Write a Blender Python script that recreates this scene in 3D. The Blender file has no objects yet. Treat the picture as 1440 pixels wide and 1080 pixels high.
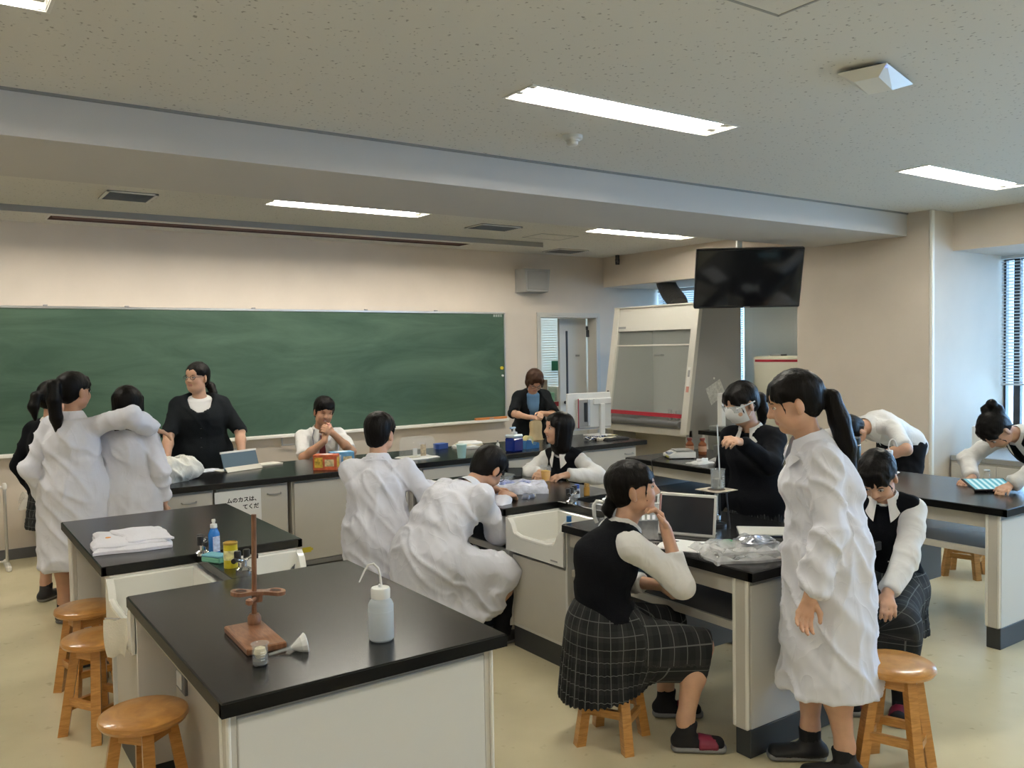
import bpy, bmesh, math, random
import numpy as np
from mathutils import Vector, Matrix

random.seed(7); RNG = np.random.default_rng(11)
SC = bpy.context.scene
COL = SC.collection

# ------------------------------------------------------------------ camera
CAM_H = 1.7169
cam_d = bpy.data.cameras.new('camera'); cam = bpy.data.objects.new('camera', cam_d); COL.objects.link(cam)
_yaw, _pitch, _roll = -0.6081, -0.0406, -0.0165
_fw = Vector((-math.sin(_yaw)*math.cos(_pitch), math.cos(_yaw)*math.cos(_pitch), math.sin(_pitch)))
_r = Vector((math.cos(_yaw), math.sin(_yaw), 0)); _u = _r.cross(_fw)
_r2 = _r*math.cos(_roll) + _u*math.sin(_roll); _u2 = _u*math.cos(_roll) - _r*math.sin(_roll)
cam.matrix_world = Matrix(((_r2.x, _u2.x, -_fw.x, 0), (_r2.y, _u2.y, -_fw.y, 0), (_r2.z, _u2.z, -_fw.z, CAM_H), (0, 0, 0, 1)))
cam_d.sensor_fit = 'HORIZONTAL'; cam_d.sensor_width = 36; cam_d.lens = 1199.13/1440*36; cam_d.clip_start = 0.05
SC.camera = cam

# ------------------------------------------------------------------ world, daylight, exposure
LAMP_E, SKY_E = 84.0, 15.0
world = bpy.data.worlds.new('sky'); SC.world = world; world.use_nodes = True
bg = world.node_tree.nodes['Background']; bg.inputs[0].default_value = (0.34, 0.62, 1.0, 1); bg.inputs[1].default_value = SKY_E
SC.view_settings.view_transform = 'Standard'; SC.view_settings.look = 'None'
SC.view_settings.gamma = 1; SC.view_settings.use_curve_mapping = False
SC.view_settings.exposure = 0.0
SC.cycles.use_denoising = True
SC.cycles.max_bounces = 10; SC.cycles.diffuse_bounces = 5; SC.cycles.sample_clamp_indirect = 6
def portal(name, loc, rot, sx, sy):
    l = bpy.data.lights.new(name, 'AREA'); l.shape = 'RECTANGLE'; l.size = sx; l.size_y = sy
    l.cycles.is_portal = True
    o = bpy.data.objects.new(name, l); COL.objects.link(o); o.location = loc; o.rotation_euler = rot
portal('daylight_portal', (8.62, 1.45, 1.75), (0, math.pi/2, 0), 1.7, 5.1)
portal('daylight_portal_front', (8.62, 6.9, 1.7), (0, math.pi/2, 0), 1.7, 2.9)
portal('daylight_portal_prep', (8.9, 11.25, 1.72), (-math.pi/2, 0, 0), 1.7, 1.55)

# ------------------------------------------------------------------ materials
MATS = {}
def nodes_of(m): return m.node_tree.nodes, m.node_tree.links
def mat(name, col, rough=0.5, metal=0.0, var=0.0, vscale=8.0, bump=0.0, bscale=60.0, spec=0.5, trans=0.0, alpha=1.0,
        emit=None, estr=0.0, coat=0.0, stretch=None, ior=1.45, sheen=0.0, sss=0.0):
    if name in MATS: return MATS[name]
    m = bpy.data.materials.new(name); m.use_nodes = True; N, L = nodes_of(m); b = N['Principled BSDF']
    b.inputs['Base Color'].default_value = (*col, 1); b.inputs['Roughness'].default_value = rough
    b.inputs['Metallic'].default_value = metal; b.inputs['Specular IOR Level'].default_value = spec
    b.inputs['Transmission Weight'].default_value = trans; b.inputs['Alpha'].default_value = alpha
    b.inputs['IOR'].default_value = ior; b.inputs['Coat Weight'].default_value = coat; b.inputs['Coat Roughness'].default_value = 0.12
    b.inputs['Sheen Weight'].default_value = sheen
    if sss: b.inputs['Subsurface Weight'].default_value = sss; b.inputs['Subsurface Radius'].default_value = (0.02, 0.008, 0.004)
    if emit: b.inputs['Emission Color'].default_value = (*emit, 1); b.inputs['Emission Strength'].default_value = estr
    if var or bump:
        tc = N.new('ShaderNodeTexCoord'); mp = N.new('ShaderNodeMapping'); L.new(tc.outputs['Object'], mp.inputs[0])
        if stretch: mp.inputs['Scale'].default_value = stretch
        if var:
            n = N.new('ShaderNodeTexNoise'); n.inputs['Scale'].default_value = vscale; n.inputs['Detail'].default_value = 6
            L.new(mp.outputs[0], n.inputs['Vector'])
            r = N.new('ShaderNodeValToRGB'); r.color_ramp.elements[0].position = 0.3; r.color_ramp.elements[1].position = 0.7
            r.color_ramp.elements[0].color = (*[max(0, c*(1-var)) for c in col], 1)
            r.color_ramp.elements[1].color = (*[min(1, c*(1+var)) for c in col], 1)
            L.new(n.outputs['Fac'], r.inputs[0]); L.new(r.outputs[0], b.inputs['Base Color'])
        if bump:
            n = N.new('ShaderNodeTexNoise'); n.inputs['Scale'].default_value = bscale; n.inputs['Detail'].default_value = 3
            L.new(mp.outputs[0], n.inputs['Vector']); bp = N.new('ShaderNodeBump'); bp.inputs['Strength'].default_value = bump
            bp.inputs['Distance'].default_value = 0.01
            L.new(n.outputs['Fac'], bp.inputs['Height']); L.new(bp.outputs[0], b.inputs['Normal'])
    MATS[name] = m; return m

def mat_ceiling():
    m = mat('ceiling_board', (0.62, 0.61, 0.57), 0.9); N, L = nodes_of(m); b = N['Principled BSDF']
    tc = N.new('ShaderNodeTexCoord')
    w = N.new('ShaderNodeTexNoise'); w.inputs['Scale'].default_value = 40; L.new(tc.outputs['Object'], w.inputs['Vector'])
    v = N.new('ShaderNodeTexVoronoi'); v.inputs['Scale'].default_value = 34; v.inputs['Randomness'].default_value = 1
    va = N.new('ShaderNodeVectorMath'); va.operation = 'MULTIPLY_ADD'
    L.new(w.outputs['Color'], va.inputs[0]); va.inputs[1].default_value = (0.035, 0.035, 0.0); L.new(tc.outputs['Object'], va.inputs[2])
    L.new(va.outputs[0], v.inputs['Vector'])
    n = N.new('ShaderNodeTexNoise'); n.inputs['Scale'].default_value = 90; n.inputs['Detail'].default_value = 2; L.new(tc.outputs['Object'], n.inputs['Vector'])
    mth = N.new('ShaderNodeMath'); mth.operation = 'MULTIPLY'; L.new(v.outputs['Distance'], mth.inputs[0]); L.new(n.outputs['Fac'], mth.inputs[1])
    r = N.new('ShaderNodeValToRGB'); r.color_ramp.elements[0].position = 0.045; r.color_ramp.elements[1].position = 0.10
    r.color_ramp.elements[0].color = (0.33, 0.315, 0.28, 1); r.color_ramp.elements[1].color = (0.67, 0.65, 0.60, 1)
    L.new(mth.outputs[0], r.inputs[0]); L.new(r.outputs[0], b.inputs['Base Color'])
    bp = N.new('ShaderNodeBump'); bp.inputs['Strength'].default_value = 0.4; bp.inputs['Distance'].default_value = 0.003
    L.new(r.outputs[0], bp.inputs['Height']); L.new(bp.outputs[0], b.inputs['Normal'])
    return m
def mat_floor():
    m = mat('floor_vinyl', (0.42, 0.37, 0.24), 0.22); N, L = nodes_of(m); b = N['Principled BSDF']
    tc = N.new('ShaderNodeTexCoord')
    n1 = N.new('ShaderNodeTexNoise'); n1.inputs['Scale'].default_value = 2.4; n1.inputs['Detail'].default_value = 3; L.new(tc.outputs['Object'], n1.inputs['Vector'])
    r = N.new('ShaderNodeValToRGB'); e = r.color_ramp.elements
    e[0].position = 0.2; e[0].color = (0.60, 0.53, 0.345, 1); e[1].position = 0.8; e[1].color = (0.74, 0.66, 0.44, 1); L.new(n1.outputs['Fac'], r.inputs[0])
    n2 = N.new('ShaderNodeTexNoise'); n2.inputs['Scale'].default_value = 17; n2.inputs['Detail'].default_value = 2; L.new(tc.outputs['Object'], n2.inputs['Vector'])
    r2 = N.new('ShaderNodeValToRGB'); r2.color_ramp.elements[0].position = 0.66; r2.color_ramp.elements[1].position = 0.80
    r2.color_ramp.elements[0].color = (1, 1, 1, 1); r2.color_ramp.elements[1].color = (0.72, 0.70, 0.66, 1); L.new(n2.outputs['Fac'], r2.inputs[0])
    mx = N.new('ShaderNodeMix'); mx.data_type = 'RGBA'; mx.blend_type = 'MULTIPLY'; mx.inputs[0].default_value = 1.0
    L.new(r.outputs[0], mx.inputs[6]); L.new(r2.outputs[0], mx.inputs[7]); L.new(mx.outputs[2], b.inputs['Base Color'])
    return m
def mat_board():
    m = mat('blackboard_green', (0.035, 0.095, 0.055), 0.55); N, L = nodes_of(m); b = N['Principled BSDF']
    tc = N.new('ShaderNodeTexCoord'); mp = N.new('ShaderNodeMapping'); mp.inputs['Scale'].default_value = (0.5, 1, 2.2); L.new(tc.outputs['Object'], mp.inputs[0])
    n = N.new('ShaderNodeTexNoise'); n.inputs['Scale'].default_value = 1.7; n.inputs['Detail'].default_value = 9; n.inputs['Roughness'].default_value = 0.62; n.inputs['Distortion'].default_value = 0.8
    L.new(mp.outputs[0], n.inputs['Vector'])
    r = N.new('ShaderNodeValToRGB'); e = r.color_ramp.elements
    e[0].position = 0.35; e[0].color = (0.022, 0.058, 0.035, 1); e[1].position = 0.8; e[1].color = (0.07, 0.125, 0.083, 1)
    L.new(n.outputs['Fac'], r.inputs[0]); L.new(r.outputs[0], b.inputs['Base Color'])
    return m
def mat_wood(name, c1, c2, rough=0.28, sc=(3, 3, 22)):
    m = mat(name, c1, rough, coat=0.35); N, L = nodes_of(m); b = N['Principled BSDF']
    tc = N.new('ShaderNodeTexCoord'); mp = N.new('ShaderNodeMapping'); mp.inputs['Scale'].default_value = sc; L.new(tc.outputs['Object'], mp.inputs[0])
    n = N.new('ShaderNodeTexNoise'); n.inputs['Scale'].default_value = 4; n.inputs['Detail'].default_value = 8; n.inputs['Distortion'].default_value = 1.2; L.new(mp.outputs[0], n.inputs['Vector'])
    r = N.new('ShaderNodeValToRGB'); e = r.color_ramp.elements; e[0].position = 0.3; e[0].color = (*c1, 1); e[1].position = 0.72; e[1].color = (*c2, 1)
    L.new(n.outputs['Fac'], r.inputs[0]); L.new(r.outputs[0], b.inputs['Base Color']); return m

M_CEIL = mat_ceiling(); M_FLOOR = mat_floor(); M_BOARD = mat_board()
M_WALL = mat('wall_paper', (0.60, 0.53, 0.45), 0.85, var=0.03, vscale=3, bump=0.12, bscale=240)
M_BEAM = mat('beam_paint', (0.56, 0.54, 0.52), 0.85, bump=0.1, bscale=240)
M_TOP = mat('bench_black', (0.008, 0.008, 0.0078), 0.24, var=0.25, vscale=14, spec=0.45)
M_EDGE = mat('bench_edge', (0.004, 0.004, 0.004), 0.4, spec=0.15)
M_LAM = mat('laminate_grey', (0.53, 0.505, 0.45), 0.5, var=0.02)
M_LAMD = mat('laminate_dark', (0.20, 0.20, 0.20), 0.5)
M_LAMW = mat('laminate_white', (0.62, 0.61, 0.57), 0.45)
M_TRIMW = mat('trim_white', (0.78, 0.76, 0.70), 0.4)
M_KICK = mat('kick_black', (0.035, 0.038, 0.04), 0.5)
M_KNEE = mat('under_grey', (0.19, 0.19, 0.19), 0.6)
M_ENAM = mat('enamel_white', (0.80, 0.79, 0.73), 0.12, coat=0.6)
M_WOOD = mat_wood('stool_wood', (0.42, 0.19, 0.045), (0.62, 0.31, 0.085))
M_STAND = mat_wood('stand_wood', (0.15, 0.062, 0.03), (0.31, 0.145, 0.07), 0.4, (14, 3, 3))
M_METW = mat('metal_white', (0.74, 0.73, 0.69), 0.35)
M_ALU = mat('aluminium', (0.62, 0.62, 0.61), 0.35, metal=0.9)
M_CHROME = mat('chrome', (0.80, 0.80, 0.80), 0.12, metal=1.0)
M_BLACKP = mat('black_plastic', (0.012, 0.012, 0.013), 0.35)
M_GREYP = mat('grey_plastic', (0.30, 0.30, 0.29), 0.45)
M_WHITEP = mat('white_plastic', (0.78, 0.78, 0.75), 0.35)
M_PAPER = mat('paper_white', (0.82, 0.82, 0.80), 0.8)
M_GLASS = mat('clear_glass', (.85, .9, .9), 0.03, alpha=0.16, spec=0.9)
M_CLEAR = mat('clear_plastic', (0.85, 0.89, 0.89), 0.1, alpha=0.15, spec=.8)
M_BLUEP = mat('blue_plastic', (0.03, 0.16, 0.42), 0.3)
M_RED = mat('red_trim', (0.32, 0.02, 0.035), 0.4)
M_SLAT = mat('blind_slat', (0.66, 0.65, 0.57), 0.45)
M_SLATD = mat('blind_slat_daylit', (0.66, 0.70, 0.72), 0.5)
M_DARKF = mat('window_frame_dark', (0.035, 0.035, 0.037), 0.4)
M_LAMP = mat('lamp_tube', (1, 1, 1), 0.5, emit=(1.0, 0.95, 0.84), estr=LAMP_E)
M_SCREEN = mat('screen_black', (0.008, 0.008, 0.009), 0.08, spec=0.6)

# ------------------------------------------------------------------ mesh helpers
class MB:
    def __init__(s): s.v = []; s.f = []; s.mi = []
    def add(s, vs, fs, mi=0):
        o = len(s.v); s.v += [tuple(map(float, p)) for p in vs]; s.f += [tuple(o+i for i in f) for f in fs]; s.mi += [mi]*len(fs); return s
    def box(s, x0, x1, y0, y1, z0, z1, b=0.0, mi=0, xf=None):
        if x1 < x0: x0, x1 = x1, x0
        if y1 < y0: y0, y1 = y1, y0
        if z1 < z0: z0, z1 = z1, z0
        X, Y, Z = (x0, x1), (y0, y1), (z0, z1)
        b = min(b, .45*(x1-x0), .45*(y1-y0), .45*(z1-z0))
        vs = []; fs = []
        if b <= 0:
            for i in (0, 1):
                for j in (0, 1):
                    for k in (0, 1): vs.append((X[i], Y[j], Z[k]))
            fs = [(0, 1, 3, 2), (4, 6, 7, 5), (0, 4, 5, 1), (2, 3, 7, 6), (0, 2, 6, 4), (1, 5, 7, 3)]
        else:
            idx = {}
            for i in (0, 1):
                for j in (0, 1):
                    for k in (0, 1):
                        sx, sy, sz = (1, -1)[i], (1, -1)[j], (1, -1)[k]
                        for a in range(3):
                            idx[i, j, k, a] = len(vs)
                            vs.append((X[i]+(0 if a == 0 else b*sx), Y[j]+(0 if a == 1 else b*sy), Z[k]+(0 if a == 2 else b*sz)))
            def q(*t): fs.append(tuple(idx[u] for u in t))
            for i in (0, 1):
                c = [(i, 0, 0, 0), (i, 1, 0, 0), (i, 1, 1, 0), (i, 0, 1, 0)]; q(*(c if i else c[::-1]))
                c = [(0, i, 0, 1), (0, i, 1, 1), (1, i, 1, 1), (1, i, 0, 1)]; q(*(c if i else c[::-1]))
                c = [(0, 0, i, 2), (1, 0, i, 2), (1, 1, i, 2), (0, 1, i, 2)]; q(*(c if i else c[::-1]))
                for j in (0, 1):
                    q((i, j, 0, 0), (i, j, 1, 0), (i, j, 1, 1), (i, j, 0, 1)); q((i, 0, j, 0), (i, 1, j, 0), (i, 1, j, 2), (i, 0, j, 2)); q((0, i, j, 1), (1, i, j, 1), (1, i, j, 2), (0, i, j, 2))
                    for k in (0, 1): q((i, j, k, 0), (i, j, k, 1), (i, j, k, 2))
        if xf: vs = [tuple(xf @ Vector(p)) for p in vs]
        return s.add(vs, fs, mi)
    def cyl(s, a, b, r0, r1=None, n=20, mi=0, caps=True):
        a, b = Vector(a), Vector(b); r1 = r0 if r1 is None else r1
        d = (b-a).normalized(); u = d.orthogonal().normalized(); w = d.cross(u)
        vs = []; fs = []
        for c, r in ((a, r0), (b, r1)):
            for i in range(n):
                t = 2*math.pi*i/n; vs.append(c+u*(r*math.cos(t))+w*(r*math.sin(t)))
        fs = [(i, (i+1) % n, n+(i+1) % n, n+i) for i in range(n)]
        if caps: fs += [tuple(range(n))[::-1], tuple(range(n, 2*n))]
        return s.add(vs, fs, mi)
    def lathe(s, prof, c=(0, 0, 0), n=28, mi=0, sx=1.0, sy=1.0):
        vs = []; fs = []; m = len(prof)
        for r, z in prof:
            for i in range(n):
                t = 2*math.pi*i/n; vs.append((c[0]+r*sx*math.cos(t), c[1]+r*sy*math.sin(t), c[2]+z))
        for j in range(m-1):
            for i in range(n):
                k = (i+1) % n; fs.append((j*n+i, j*n+k, (j+1)*n+k, (j+1)*n+i))
        if prof[0][0] > 1e-4: fs.append(tuple(range(n))[::-1])
        if prof[-1][0] > 1e-4: fs.append(tuple(range((m-1)*n, m*n)))
        return s.add(vs, fs, mi)
    def tube(s, pts, r, n=10, mi=0, closed=False):
        P = [Vector(p) for p in pts]; m = len(P); vs = []; fs = []; u = None
        for j in range(m):
            d = (P[min(j+1, m-1)]-P[max(j-1, 0)]).normalized()
            if u is None: u = d.orthogonal().normalized()
            u = (u-d*u.dot(d)).normalized(); w = d.cross(u); rr = r[j] if isinstance(r, (list, tuple)) else r
            for i in range(n):
                t = 2*math.pi*i/n; vs.append(P[j]+u*(rr*math.cos(t))+w*(rr*math.sin(t)))
        for j in range(m-1):
            for i in range(n):
                k = (i+1) % n; fs.append((j*n+i, j*n+k, (j+1)*n+k, (j+1)*n+i))
        fs += [tuple(range(n))[::-1], tuple(range((m-1)*n, m*n))]
        return s.add(vs, fs, mi)
    def prism(s, poly, h0, h1, axis='z', mi=0):
        n = len(poly)
        def mk(p, h): return (p[0], p[1], h) if axis == 'z' else ((p[0], h, p[1]) if axis == 'y' else (h, p[0], p[1]))
        vs = [mk(p, h0) for p in poly]+[mk(p, h1) for p in poly]
        fs = [tuple(range(n))[::-1], tuple(range(n, 2*n))]+[(i, (i+1) % n, n+(i+1) % n, n+i) for i in range(n)]
        return s.add(vs, fs, mi)
    def grid(s, fn, nu, nv, mi=0, thick=0.0):
        vs = [fn(i/nu, j/nv) for j in range(nv+1) for i in range(nu+1)]; w = nu+1
        fs = [(j*w+i, j*w+i+1, (j+1)*w+i+1, (j+1)*w+i) for j in range(nv) for i in range(nu)]
        if thick:
            m = len(vs); vs = vs+[(p[0], p[1], p[2]-thick) for p in vs]
            fs = fs+[tuple(m+k for k in f[::-1]) for f in fs]
            ring = [i for i in range(w)]+[j*w+nu for j in range(1, nv+1)]+[nv*w+i for i in range(nu-1, -1, -1)]+[j*w for j in range(nv-1, 0, -1)]
            fs += [(ring[(k+1) % len(ring)], ring[k], m+ring[k], m+ring[(k+1) % len(ring)]) for k in range(len(ring))]
        return s.add(vs, fs, mi)
    def build(s, name, mats, parent=None, smooth=35, loc=None, rot=None):
        me = bpy.data.meshes.new(name); me.from_pydata(s.v, [], s.f)
        for m in (mats if isinstance(mats, (list, tuple)) else [mats]): me.materials.append(m)
        if len(me.materials) > 1: me.polygons.foreach_set('material_index', s.mi)
        bm = bmesh.new(); bm.from_mesh(me); bmesh.ops.recalc_face_normals(bm, faces=bm.faces); bm.to_mesh(me); bm.free()
        if smooth: me.shade_smooth(); me.set_sharp_from_angle(angle=math.radians(smooth))
        o = bpy.data.objects.new(name, me); COL.objects.link(o)
        if parent: o.parent = parent
        if loc: o.location = loc
        if rot: o.rotation_euler = rot
        return o
def tag(o, label=None, cat=None, group=None, kind=None):
    if label: o['label'] = label
    if cat: o['category'] = cat
    if group: o['group'] = group
    if kind: o['kind'] = kind
    return o
def thing(name, label, cat, loc=(0, 0, 0), rz=0, group=None, kind=None):
    o = bpy.data.objects.new(name, None); o.empty_display_size = 0.05; COL.objects.link(o); o.location = loc; o.rotation_euler = (0, 0, rz)
    return tag(o, label, cat, group, kind)
def copy_tree(o, parent=None):
    c = o.copy(); COL.objects.link(c)
    if parent: c.parent = parent
    for ch in list(o.children): copy_tree(ch, c)
    return c
def struct(mb, name, m, **k): return tag(mb.build(name, m, **k), kind='structure')
# ================================================================== ROOM
XL, XR, YB, YW, HC = -2.2, 7.27, -2.8, 8.35, 2.869
def plate(mb, x0, x1, y0, y1, z0, z1, holes, mi=0):
    xs = sorted({x0, x1, *[h[0] for h in holes], *[h[1] for h in holes]}); ys = sorted({y0, y1, *[h[2] for h in holes], *[h[3] for h in holes]})
    xs = [v for v in xs if x0 <= v <= x1]; ys = [v for v in ys if y0 <= v <= y1]
    for j in range(len(ys)-1):
        i = 0
        while i < len(xs)-1:
            def solid(k): return not any(h[0] <= (xs[k]+xs[k+1])/2 <= h[1] and h[2] <= (ys[j]+ys[j+1])/2 <= h[3] for h in holes)
            if not solid(i): i += 1; continue
            k = i
            while k+1 < len(xs)-1 and solid(k+1): k += 1
            mb.box(xs[i], xs[k+1], ys[j], ys[j+1], z0, z1, mi=mi); i = k+1
    return mb
LAMPS = [(x, y) for y in (3.14, 6.42, -0.2) for x in (-0.27, 2.915, 6.11)]
LW, LD = 1.33, 0.215
lamp_holes = [(x-LW/2, x+LW/2, y-LD/2, y+LD/2) for x, y in LAMPS]
slot = (0.0, 5.62, 7.44, 7.56); scr = (0.93, 4.97, 7.86, 8.12)
struct(MB().box(XL-.2, 11, YB-.2, 11.4, -.12, 0), 'floor', M_FLOOR)
struct(plate(MB(), XL-.2, 8.9, YB-.2, YW+.15, HC, HC+.02, lamp_holes+[slot, scr]), 'ceiling', M_CEIL)
struct(MB().box(XL-.2, 11, YB-.2, 11.4, HC+.16, HC+.26), 'ceiling_slab', M_LAMD)
struct(MB().box(XL-.2, XL, YB-.2, YW+.15, 0, HC+.2), 'wall_left', M_WALL)
struct(MB().box(XL, 8.9, YB-.2, YB, 0, HC+.2), 'wall_back', M_WALL)
DX0, DX1, DZ = 6.22, 7.16, 2.13
struct(MB().box(XL, DX0, YW, YW+.15, 0, HC+.2).box(DX0, DX1, YW, YW+.15, DZ, HC+.2).box(DX1, 8.9, YW, YW+.15, 0, HC+.2), 'wall_front', M_WALL)
wr = struct(MB().box(XR, 8.75, 4.02, 5.41, 0, HC+.2, b=.006).box(XR, 8.75, 5.41, YW, 2.49, HC+.2).box(8.3, 8.75, 5.41, YW, 0, .85)
            .box(7.62, 8.75, YB, 4.02, 2.53, HC+.2).box(8.52, 8.75, YB, 4.02, 0, .88), 'wall_right', M_WALL)
struct(MB().box(XL, XR, 4.25, 5.2, 2.667, HC+.001), 'beam', M_BEAM)
struct(MB().box(XL, XR, 4.235, 4.25, HC-.012, HC), 'trim_1', mat('seam_grey', (0.25, 0.25, 0.24), 0.8))
struct(MB().box(XR-.012, XR+.03, 4.008, 4.04, 0.1, HC-.001, b=.008), 'trim_2', M_TRIMW)
M_BASE = mat('baseboard_grey', (0.10, 0.10, 0.10), 0.55)
struct(MB().box(XL, DX0-.06, YW-.012, YW, 0, .09), 'baseboard_front', M_BASE)
struct(MB().box(XR-.012, XR, 4.02, 5.41, 0, .09), 'baseboard_right', M_BASE)
struct(MB().box(XL, XL+.012, YB, YW, 0, .09), 'baseboard_left', M_BASE)
# prep room beyond the door
M_PREP = mat('prep_wall', (0.58, 0.56, 0.50), 0.85)
struct(MB().box(4.4, 8.05, 11.0, 11.2, 0, HC+.2).box(8.05, 9.75, 11.0, 11.2, 0, .95).box(8.05, 9.75, 11.0, 11.2, 2.5, HC+.2).box(9.75, 11, 11.0, 11.2, 0, HC+.2)
       .box(4.3, 4.4, YW+.15, 11.2, 0, HC+.2).box(10.8, 11, YW+.15, 11.2, 0, HC+.2).box(8.9, 11, YW, YW+.15, 0, HC+.2), 'wall_prep_room', M_PREP)
struct(MB().box(4.3, 11, YW+.15, 11.2, HC, HC+.05), 'ceiling_prep_room', mat('prep_ceiling', (.6, .6, .57), .9))
# door
d1 = struct(MB().box(DX0, DX0+.03, YW-.015, YW+.165, 0, DZ-.03, b=.004).box(DX1-.03, DX1, YW-.015, YW+.165, 0, DZ-.03, b=.004).box(DX0, DX1, YW-.015, YW+.165, DZ-.03, DZ, b=.004).box(DX0-.03, DX0, YW-.015, YW-.001, 0, DZ+.03).box(DX1, DX1+.03, YW-.015, YW-.001, 0, DZ+.03).box(DX0, DX1, YW-.015, YW-.001, DZ, DZ+.03), 'door_1', mat('door_frame', (.52, .50, .45), .45))
leaf = MB().box(6.69, 7.13, 8.54, 8.58, .01, 2.10, b=.004).build('door_leaf', mat('door_leaf', (.56, .56, .53), .4), d1)
MB().box(6.79, 6.82, 8.532, 8.545, .95, 1.94, b=.003).build('window_slit', M_DARKF, leaf)
MB().box(6.95, 7.01, 8.533, 8.541, 1.61, 1.635).build('name_plate', M_GREYP, leaf)
MB().cyl((6.76, 8.53, 1.03), (6.76, 8.50, 1.03), .02).cyl((6.76, 8.50, 1.03), (6.86, 8.50, 1.03), .009, n=10).build('door_handle', M_BLACKP, leaf)
MB().box(7.12, 7.15, 8.50, 8.54, 1.95, 2.0, b=.004).box(7.10, 7.16, 8.48, 8.51, 1.86, 1.95, b=.004).build('door_closer', M_DARKF, leaf)

# windows: frames, panes
M_WGL = mat('window_glass', (.9, .95, 1.0), 0.02, alpha=0.06, spec=.5)
def window(n, plane, a0, a1, z0, z1, muls, axis='x'):
    f = MB(); t = .045
    def bar(p0, p1, q0, q1):
        f.box(plane, plane+.06, p0, p1, q0, q1, b=.004) if axis == 'x' else f.box(p0, p1, plane, plane+.06, q0, q1, b=.004)
    bar(a0, a1, z0, z0+t); bar(a0, a1, z1-t, z1); bar(a0, a0+.02, z0+t, z1-t); bar(a1-.02, a1, z0+t, z1-t)
    for m in muls: bar(m-t*.7, m+t*.7, z0+t, z1-t)
    o = struct(f, f'window_{n}', M_DARKF)
    es = [a0+.02]+[v for m in muls for v in (m-t*.7, m+t*.7)]+[a1-.02]
    for i in range(0, len(es), 2):
        g = MB(); (g.box(plane+.025, plane+.031, es[i], es[i+1], z0+t, z1-t) if axis == 'x' else g.box(es[i], es[i+1], plane+.025, plane+.031, z0+t, z1-t))
        g.build('pane', M_WGL, o)
    return o
window(1, 8.55, YB, 4.02, .88, 2.53, [3.90, 2.6, 1.3, 0.0, -1.4])
window(2, 8.33, 5.41, YW, .85, 2.49, [6.45, 7.35])
window(3, 11.06, 8.05, 9.75, .95, 2.5, [8.9], axis='y')
# venetian blinds, slat by slat
def blind(label, plane, a0, a1, z0, z1, pitch, tilt, m, axis='x', wd=.026):
    rot = 0 if axis == 'x' else math.pi/2
    loc = (plane, (a0+a1)/2, 0) if axis == 'x' else ((a0+a1)/2, plane, 0)
    t = thing('venetian_blind', label, 'blind', loc, rot, 'venetian blinds'); L = a1-a0
    MB().box(-.02, .02, -L/2, L/2, z1-.03, z1, b=.003).build('headrail', m, t)
    MB().box(-.014, .014, -L/2, L/2, z0, z0+.018, b=.003).build('bottom_rail', m, t)
    s = None; z = z0+.035
    while z < z1-.04:
        if s is None: s = MB().box(-wd/2, wd/2, -L/2, L/2, -.0007, .0007).build('slat', m, t, smooth=0); o = s
        else: o = s.copy(); COL.objects.link(o); o.parent = t
        o.location = (0, 0, z); o.rotation_euler = (0, tilt, 0); z += pitch
    for q in (-.42, 0, .42): MB().cyl((0, L*q, z0), (0, L*q, z1), .0022, n=6).build('ladder_cord', M_TRIMW, t)
    return t
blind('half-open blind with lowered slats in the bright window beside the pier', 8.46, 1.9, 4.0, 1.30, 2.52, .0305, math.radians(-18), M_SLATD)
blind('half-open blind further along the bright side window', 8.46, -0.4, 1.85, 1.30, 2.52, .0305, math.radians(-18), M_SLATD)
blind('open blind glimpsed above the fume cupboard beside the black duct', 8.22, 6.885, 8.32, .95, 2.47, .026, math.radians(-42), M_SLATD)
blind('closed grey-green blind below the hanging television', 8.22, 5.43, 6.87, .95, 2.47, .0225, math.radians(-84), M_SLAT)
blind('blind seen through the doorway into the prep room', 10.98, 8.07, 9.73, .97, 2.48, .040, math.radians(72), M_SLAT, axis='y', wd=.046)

# ceiling lamps
lamp0 = None
for i, (x, y) in enumerate(LAMPS):
    if lamp0 is None:
        t = lamp0 = thing('ceiling_lamp', '', 'ceiling lamp', (x, y, HC), 0, 'recessed fluorescent ceiling lamps')
        h = MB(); a, b, d = LW/2, LD/2, .075
        h.box(-a, a, -b, b, d, d+.004).box(-a, -a+.004, -b, b, 0, d).box(a-.004, a, -b, b, 0, d).box(-a, a, -b, -b+.004, 0, d).box(-a, a, b-.004, b, 0, d).build('housing', M_METW, t)
        f = MB(); e = .012
        f.box(-a-e, a+e, -b-e, -b, -.004, .003).box(-a-e, a+e, b, b+e, -.004, .003).box(-a-e, -a, -b, b, -.004, .003).box(a, a+e, -b, b, -.004, .003).build('frame', M_METW, t)
        for q in (-.048, .048):
            MB().cyl((-a+.06, q, .032), (a-.06, q, .032), .0165, n=14).build('tube', M_LAMP, t)
            MB().box(-a+.01, -a+.06, q-.02, q+.02, .01, .07, b=.004).build('socket', M_TRIMW, t); MB().box(a-.06, a-.01, q-.02, q+.02, .01, .07, b=.004).build('socket', M_TRIMW, t)
    else:
        t = copy_tree(lamp0); t.location = (x, y, HC)
LAMP_LAB = {(0, 0): 'recessed lamp cut off at the top left corner', (1, 0): 'large bright lamp near the top centre, in front of the beam', (2, 0): 'bright ceiling lamp at the right edge above the window side',
            (0, 1): 'recessed lamp beyond the beam, above the left end of the blackboard', (1, 1): 'recessed lamp beyond the beam above the blackboard', (2, 1): 'recessed lamp beyond the beam to the left of the television',
            (0, 2): 'recessed lamp at the back left of the room', (1, 2): 'recessed lamp at the back centre of the room', (2, 2): 'recessed lamp at the back right of the room'}
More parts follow.
